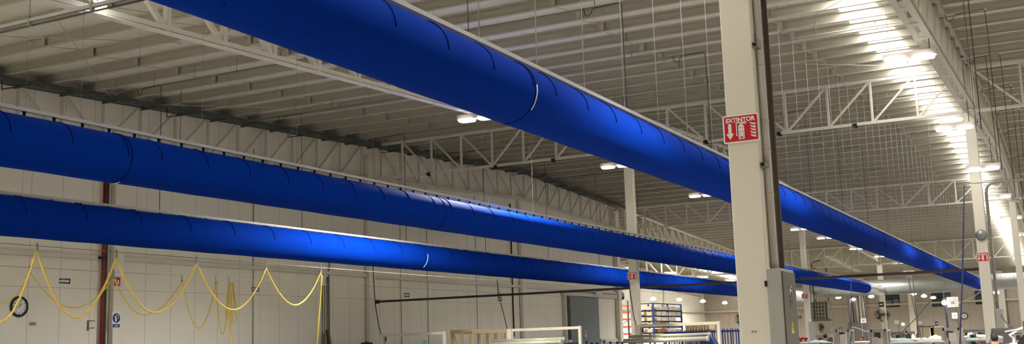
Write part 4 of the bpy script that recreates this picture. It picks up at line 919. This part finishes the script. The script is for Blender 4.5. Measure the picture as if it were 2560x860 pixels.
# aluminium machine frames with sheets
def aluframe(u0, u1, v0, Y, label, paper=None, depth=.8):
    a, b_ = at(u0, v0, Y=Y), at(u1, v0, Y=Y); zt = a.z
    t = thing('aluminium_frame', label, 'machine', (a.x, Y, 0))
    for x in (a.x, b_.x):
        for y in (Y, Y+depth): MB().box((x-.05, y-.05, 0), (x+.05, y+.05, zt)).build('post', M_ALU, t)
    for y in (Y, Y+depth): MB().box((a.x, y-.05, zt-.1), (b_.x, y+.05, zt)).build('rail', M_ALU, t)
    for x in (a.x, b_.x): MB().box((x-.04, Y, zt-.09), (x+.04, Y+depth, zt-.01)).build('rail', M_ALU, t)
    MB().box((a.x, Y-.02, .2), (b_.x, Y+depth, .85)).build('cabinet_base', M_CABF, t)
    if paper:
        c, d2 = at(paper[0], paper[1], Y=Y-.07), at(paper[2], paper[3], Y=Y-.07); MB().box((c.x, Y-.075, d2.z), (d2.x, Y-.065, c.z)).build('paper_sheet', M_PAPER, t)
    MB().box((a.x+.1, Y+.2, zt-.35), (b_.x-.25, Y+.5, zt-.12)).build('control_unit', M_DGREY, t)
aluframe(2089, 2122, 824, 47, 'aluminium machine frame with paper beside the person in olive', (2099, 836, 2117, 872))
aluframe(2176, 2214, 806+18, 46, 'aluminium machine frame with pinkish sheet in front of the far column', (2179, 843, 2197, 870))
aluframe(2356, 2398, 820, 43, 'aluminium machine frame with white sheet under the hanging boards', (2371, 832, 2392, 852))
p0_, p1_ = at(2204, 790, Y=45.8), at(2216, 860, Y=45.8)
# grey racks along the far wall
for u0, u1, v0, l in ((2206, 2284, 832, 'row of grey machine cabinets along the far wall right of the fan column'), (2402, 2466, 825, 'row of grey machine cabinets along the far wall left of the bell column'), (2040, 2088, 838, 'grey partition behind the person in olive'), (2500, 2560, 832, 'grey cabinets at the far right edge')):
    Y = 88; a, b_ = at(u0, v0, Y=Y), at(u1, v0, Y=Y); t = thing('machine_cabinet', l, 'cabinet', (a.x, Y, 0)); MB().box((a.x, Y, 0), (b_.x, Y+.6, a.z)).build('body', M_SLATE, t)
    n = max(2, int((b_.x-a.x)/.65))
    for k in range(n):
        x = a.x+(b_.x-a.x)*(k+.5)/n; MB().box((x-.16, Y-.02, a.z-.55), (x+.16, Y, a.z-.2)).build('dark_screen', M_BLACK, t); MB().box((x+.27, Y-.03, 0), (x+.31, Y, a.z)).build('divider', M_DGREY, t)
    MB().box((a.x, Y-.06, a.z-.06), (b_.x, Y+.62, a.z+.04)).build('top_rail', M_CABD, t)
# tables with cloth
def cloth_table(x0, x1, y0, y1, z, label, m=M_CLOTH):
    t = thing('work_table', label, 'table', ((x0+x1)/2, (y0+y1)/2, 0)); MB().box((x0, y0, z-.04), (x1, y1, z)).build('table_top', M_CABF, t, bevel=.01)
    for x in (x0+.08, x1-.08):
        for y in (y0+.08, y1-.08): MB().box((x-.03, y-.03, 0), (x+.03, y+.03, z-.04)).build('leg', M_ALU, t)
def cloth_pile(cx, cy, z, rx, ry, h, label, m, seed):
    rnd = random.Random(seed); ph = [rnd.uniform(0, 6.28) for _ in range(6)]
    b = MB(); n = 22; vs = []
    for j in range(n+1):
        for i in range(n+1):
            u, v = i/n*2-1, j/n*2-1; e = max(0, 1-(abs(u)**3+abs(v)**3))
            hh = .5*h*e**.6*(.72+.18*math.sin(3*u+ph[0])*math.cos(2.4*v+ph[1])+.12*math.sin(7*u+5*v+ph[2])+.08*math.sin(11*v-6*u+ph[3]))
            vs.append((cx+u*rx, cy+v*ry, z+.004+max(0, hh)))
    b.add(vs, [(j*(n+1)+i, j*(n+1)+i+1, (j+1)*(n+1)+i+1, (j+1)*(n+1)+i) for j in range(n) for i in range(n)], True)
    k = len(b.v); b.add([(cx-rx, cy-ry, z+.002), (cx+rx, cy-ry, z+.002), (cx+rx, cy+ry, z+.002), (cx-rx, cy+ry, z+.002)], [(0, 3, 2, 1)])
    tag(b.build('fabric_pile', m, origin=(cx, cy, z)), label, 'fabric', kind='thing')
def table_at(u0, u1, v, Y, dep, label, piles):
    a, b_ = at(u0, v, Y=Y), at(u1, v, Y=Y); z = a.z
    cloth_table(a.x, b_.x, Y, Y+dep, z, label)
    for i, (f0, f1, h, m, l) in enumerate(piles):
        x0, x1 = a.x+(b_.x-a.x)*f0, a.x+(b_.x-a.x)*f1; cloth_pile((x0+x1)/2, Y+dep*.5, z, (x1-x0)/2, dep*.46, h, l, m, int(u0)+i)
table_at(2220, 2352, 858, 40, 1.6, 'work table in front of the far cabinets covered with pale cloth', [(0, .45, .18, M_CLOTH, 'pale cyan cloth heaped on the left of the middle work table'), (.45, 1, .22, M_CLOTHW, 'cream cloth heaped on the right of the middle work table')])
table_at(2215, 2350, 851, 52, 1.5, 'second work table behind with cloth, left of the 05 board', [(0, .4, .20, M_CLOTH, 'rumpled blue-white cloth on the second work table'), (.4, .75, .16, M_CLOTHW, 'white cloth bundle on the second work table'), (.75, 1.0, .36, M_CLOTHW, 'tall cream cloth mound on the second work table')])
table_at(2408, 2475, 851, 40, 1.5, 'work table left of the person in navy with pale cloth', [(0, .55, .16, M_CLOTH, 'pale cyan cloth in front of the leaning person'), (.5, 1, .2, M_CLOTH, 'pale cyan cloth heaped beside the person in navy')])
table_at(2405, 2470, 843, 56, 1.4, 'farther work table behind the leaning person', [(.0, 1, .22, M_CLOTH, 'pale cloth on the farther work table left of the bell column')])
table_at(2018, 2062, 857, 44, 1.4, 'work table just right of the distant column', [(0, .9, .2, M_CLOTH, 'pale cyan cloth bundle right of the distant column')])
table_at(2122, 2175, 856, 50, 1.3, 'work table in front of the person in pink', [(0, .9, .08, M_CLOTHW, 'white cloth lying before the person in pink')])
table_at(2480, 2580, 862, 33, 1.2, 'table at the lower right corner', [(.4, .7, .1, M_CLOTHW, 'white cloth at the lower right corner')])
table_at(1990, 2016, 858, 46, 1.2, 'small table between cabinet and distant column', [(0, 1, .08, M_CLOTH, 'pale cloth on the small table right of the cabinet')])
for u, v, Y, l in ((1998, 852, 46.4, 'red machine head on the small table right of the cabinet'), (2011, 854, 46.6, 'second red machine head in front of the distant column')):
    p = at(u, v, Y=Y); z = at(2000, 858, Y=46).z
    t = thing('sewing_machine', l, 'machine', (p.x, Y, z)); MB().box((p.x-.14, Y-.1, z), (p.x+.12, Y+.1, z+.05)).build('base', M_REDPIPE, t, bevel=.01); MB().box((p.x+.02, Y-.05, z+.05), (p.x+.1, Y+.05, z+.22)).build('pillar', M_RED, t, bevel=.02); MB().box((p.x-.14, Y-.05, z+.15), (p.x+.06, Y+.05, z+.23)).build('arm', M_RED, t, bevel=.02); MB().tube([(p.x+.10, Y, z+.17), (p.x+.13, Y, z+.17)], .05, 12).build('hand_wheel', M_BLACK, t)
for u, v, Y, l in ((2226, 846, 52.3, 'white spool on the second work table, left'), (2423, 838, 56.3, 'white thread cone left of the bell column'), (2284, 842, 52.3, 'white bottle on the second work table'), (2429, 837, 56.4, 'second white thread cone left of the bell column')):
    p = at(u, v, Y=Y); zb0 = at(2215, 851, Y=52).z if Y < 54 else at(2405, 843, Y=56).z
    t = thing('thread_cone', l, 'cone', (p.x, Y-.15, zb0)); MB().tube([(p.x, Y-.15, zb0), (p.x, Y-.15, zb0+.05), (p.x, Y-.15, p.z+.1)], [.09, .085, .05], 12).build('yarn', M_WHITE, t); MB().tube([(p.x, Y-.15, p.z+.1), (p.x, Y-.15, p.z+.16)], .02, 8).build('core', M_CABF, t)
# covered machine, bin, white arm lamp
Y = 35.0; t = thing('covered_machine', 'machine under a grey tarpaulin at the foot of the bell column', 'machine', (at(2500, 840, Y=Y).x, Y, 0))
top = [at(2476, 821, Y=Y), at(2527, 823, Y=Y)]; bx0, bx1 = at(2462, 860, Y=Y).x, at(2541, 860, Y=Y).x
rnd = random.Random(3); rows = []; n = 28
for j in range(9):
    s = j/8; z = 0.85+(top[0].z-0.85)*(1-s); ring = []
    for i in range(n):
        a = 2*math.pi*i/n; c, q = math.cos(a), math.sin(a); ex = .5
        x0 = top[0].x+(bx0-top[0].x)*s**1.2; x1 = top[1].x+(bx1-top[1].x)*s**1.2
        fold = 1+.05*s*math.sin(9*a)
        ring.append(((x0+x1)/2+math.copysign(abs(c)**ex, c)*(x1-x0)/2*fold, Y+.45+math.copysign(abs(q)**ex, q)*(.4+.12*s)*fold, z))
    rows += ring
tp = MB(); tp.add(rows, [list(range(n))]+[(j*n+i, (j+1)*n+i, (j+1)*n+(i+1) % n, j*n+(i+1) % n) for j in range(8) for i in range(n)], True); tp.build('tarpaulin', M_TARP, t)
MB().box((top[0].x-.0, Y+.1, 0), (top[1].x, Y+.8, .84)).build('machine_stand', M_DGREY, t)
p = at(2490, 842, Y=33); t = thing('waste_bin', 'white round bin between the person in navy and the covered machine', 'bin', (p.x, 33, 0))
MB().tube([(p.x, 33, .55), (p.x, 33, p.z-.05), (p.x, 33, p.z-.04), (p.x, 33, p.z)], [.15, .165, .18, .18], 24).build('tub', M_CLOTHW, t); MB().tube([(p.x, 33, 0), (p.x, 33, .55)], .14, 20).build('pedestal', M_CABF, t)
MB().ball((p.x, 33, p.z-.01), .165, .165, .05, 20, 8).build('lining', M_CLOTH, t)
t = thing('arm_lamp', 'white jointed work arm lamp at the lower right edge', 'lamp', (at(2538, 860, Y=32).x, 32, 0))
q = [at(2536, 900, Y=32), at(2534, 846, Y=32), at(2524, 838, Y=32), at(2545, 824, Y=32), at(2562, 818, Y=32)]
MB().tube([(q[0].x, 32, .0), q[1]], .03, 8).build('post', M_WHITE, t); MB().tube(q[1:], .035, 10).build('arm', M_WHITE, t)
a = at(2512, 829, Y=32); b_ = at(2545, 823, Y=32); MB().bar(a, b_, .1, .03).build('lamp_head', M_WHITE, t)
t = thing('dark_cabinet', 'dark cabinet corner at the lower right edge', 'cabinet', (at(2556, 840, Y=31).x, 31, 0)); a = at(2543, 852, Y=31); b_ = at(2556, 803, Y=31)
MB().prism([(a.x, 31, .3), (a.x, 31, a.z-.05), (a.x+.14, 31, a.z+.14), (a.x+.35, 31, a.z+.2), (a.x+.35, 31, .3)], (0, .4, 0)).build('body', M_BLACK, t); MB().box((b_.x, 30.9, 0), (b_.x+.12, 31.1, b_.z)).build('post', M_DGREY, t)

# ---------------------------------------------------------------- people
def skin_obj(name, verts, edges, radii, m, parent, sub=2):
    me = bpy.data.meshes.new(name); me.from_pydata([Vector(v) for v in verts], edges, []); me.update(); me.materials.append(m)
    o = bpy.data.objects.new(name, me); COL.objects.link(o); o.parent = parent
    o.modifiers.new('skin', 'SKIN')
    if not me.skin_vertices: me.skin_vertices  # layer is made with the modifier
    for i, r in enumerate(radii):
        r = r if isinstance(r, tuple) else (r, r); me.skin_vertices[0].data[i].radius = r
    me.skin_vertices[0].data[0].use_root = True
    s = o.modifiers.new('sub', 'SUBSURF'); s.levels = sub; s.render_levels = sub
    for p in me.polygons: p.use_smooth = True
    return o
def person(u, v, Y, yaw, shirt, label, lean=.15, hairm=M_HAIR, bun=False):
    """seated worker: v is the photo row of the crown of the head"""
    top = at(u, v, Y=Y); H = top.z; seat = H-.86
    t = thing('person', label, 'person', (top.x, Y, 0)); t.rotation_euler = (0, 0, yaw)
    S = seat; L = lean
    V = [(0, 0, S+.06), (0, L*.3, S+.30), (0, L*.8, S+.53), (0, L, S+.63), (0, L+.02, S+.68), (0, L+.03, S+.75), (0, L+.11, S+.705), (0, L+.03, S+.81)]
    E = [(0, 1), (1, 2), (2, 3), (3, 4), (4, 5), (4, 6), (5, 7)]
    R = [(.15, .12), (.14, .10), (.15, .095), .06, (.065, .075), (.075, .09), .03, (.06, .07)]
    for sx in (-1, 1):
        b = len(V)
        V += [(sx*.17, L*.8, S+.56), (sx*.23, L+.10, S+.30), (sx*.17, L+.33, S+.26), (sx*.15, L+.41, S+.26)]
        R += [.052, .042, .034, (.038, .02)]; E += [(2, b), (b, b+1), (b+1, b+2), (b+2, b+3)]
        for k, (dx, ln) in enumerate(((-.028, .070), (-.01, .082), (.01, .078), (.028, .062))):
            c = len(V); V += [(sx*.15+dx, L+.455, S+.255), (sx*.15+dx*1.2, L+.455+ln*.6, S+.245), (sx*.15+dx*1.2, L+.455+ln, S+.225)]; R += [.010, .009, .008]; E += [(b+3, c), (c, c+1), (c+1, c+2)]
        c = len(V); V += [(sx*.15-sx*.045, L+.42, S+.25), (sx*.15-sx*.06, L+.46, S+.24)]; R += [.011, .009]; E += [(b+3, c), (c, c+1)]
        h = len(V); kz = max(.2, S-.02); V += [(sx*.1, .02, S+.0), (sx*.12, .42, S+.02), (sx*.12, .40, .09), (sx*.12, .54, .05)]; R += [.088, .062, .042, .035]; E += [(0, h), (h, h+1), (h+1, h+2), (h+2, h+3)]
        e = len(V); V += [(sx*.082, L+.03, S+.73)]; R += [.016]; E += [(5, e)]
    n = len(V); V += [(0, L+.145, S+.735)]; R += [.016]; E += [(5, n)]
    skin_obj('body', V, E, R, M_SKIN, t)
    SV = [(0, 0, S+.07), (0, L*.3, S+.30), (0, L*.8, S+.53), (0, L*.97, S+.635)]; SE = [(0, 1), (1, 2), (2, 3)]; SR = [(.175, .145), (.165, .125), (.18, .12), (.078, .078)]
    for sx in (-1, 1): b = len(SV); SV += [(sx*.175, L*.8, S+.565), (sx*.22, L+.04, S+.40)]; SR += [.07, .06]; SE += [(2, b), (b, b+1)]
    skin_obj('shirt', SV, SE, SR, shirt, t)
    TV = [(0, 0, S+.04)]; TR = [(.17, .14)]; TE = []
    for sx in (-1, 1): b = len(TV); TV += [(sx*.1, .03, S+.0), (sx*.12, .42, S+.02), (sx*.12, .40, .14)]; TR += [.1, .075, .055]; TE += [(0, b), (b, b+1), (b+1, b+2)]
    skin_obj('trousers', TV, TE, TR, M_SBLUE, t)
    hb = MB(); cz, cy = S+.765, L+.015
    hb.ball((0, cy-.005, cz-.01), .093, .114, .117, 18, 12, lambda p: Vector((p.x, p.y, p.z)) if not (p.y > .35 and p.z < .45) else Vector((p.x*.8, p.y*.55, p.z*.6)))
    if bun: hb.ball((0, cy-.12, cz+.02), .05, .05, .05, 10, 8)
    t['_o'] = (0, 0, 0); o = hb.build('hair', hairm, t); t['_o'] = (top.x, Y, 0)
    st = MB().box((-.2, -.2, S-.11), (.2, .2, S-.07)); s_ = thing('stool', 'stool of the '+label.split(' ')[0]+' '+' '.join(label.split(' ')[1:9]), 'stool', (top.x, Y, 0)); t['_o'] = tuple(t.location)
    q = MB(); q.tube([(top.x, Y, S-.13), (top.x, Y, S-.09)], .18, 18); q.build('seat', M_DGREY, s_)
    for a in range(4):
        c, w = math.cos(a*math.pi/2+.6), math.sin(a*math.pi/2+.6); MB().tube([(top.x+.1*c, Y+.1*w, S-.13), (top.x+.19*c, Y+.19*w, 0)], .014, 6).build('leg', M_ALU, s_)
M_NAVY = mat('navy_shirt', (34, 34, 84), .85, 0, .1, 8, .1); M_OLIVE = mat('olive_shirt', (70, 70, 46), .85, 0, .1, 8, .1); M_PINK = mat('pink_shirt', (196, 112, 104), .85, 0, .1, 8, .1); M_MAROON = mat('maroon_shirt', (120, 44, 44), .85, 0, .1, 8, .1); M_BLK = mat('black_shirt', (30, 26, 28), .85, 0, .1, 8, .1)
person(2485, 833.5, 31, .05, M_NAVY, 'person with short dark hair in a navy shirt seen from behind at the lower right', .06)
person(2063, 834, 50, .3, M_OLIVE, 'person with dark hair in an olive shirt seen from behind, right of the distant column', .05)
person(2158, 841, 52, math.pi*.95, M_PINK, 'person in a pink shirt bent over the table by the aluminium frame', .22)
person(2265, 825, 80, .4, M_BLK, 'person with dark hair standing out before the far cabinets', .05)
person(2262, 841, 57, 2.6, M_BLK, 'person with dark hair bent over the rumpled cloth', .25)
person(2296, 834, 72, 2.8, M_MAROON, 'person in reddish clothes right of the white bottle', .15)
person(2414, 835, 47, -1.2, M_BLK, 'person in black leaning to the right over the table left of the bell column', .3, bun=True)
person(2456, 832, 66, .2, M_MAROON, 'person at the far table just left of the bell column', .1)
for o in bpy.data.objects:
    if '_o' in o: del o['_o']
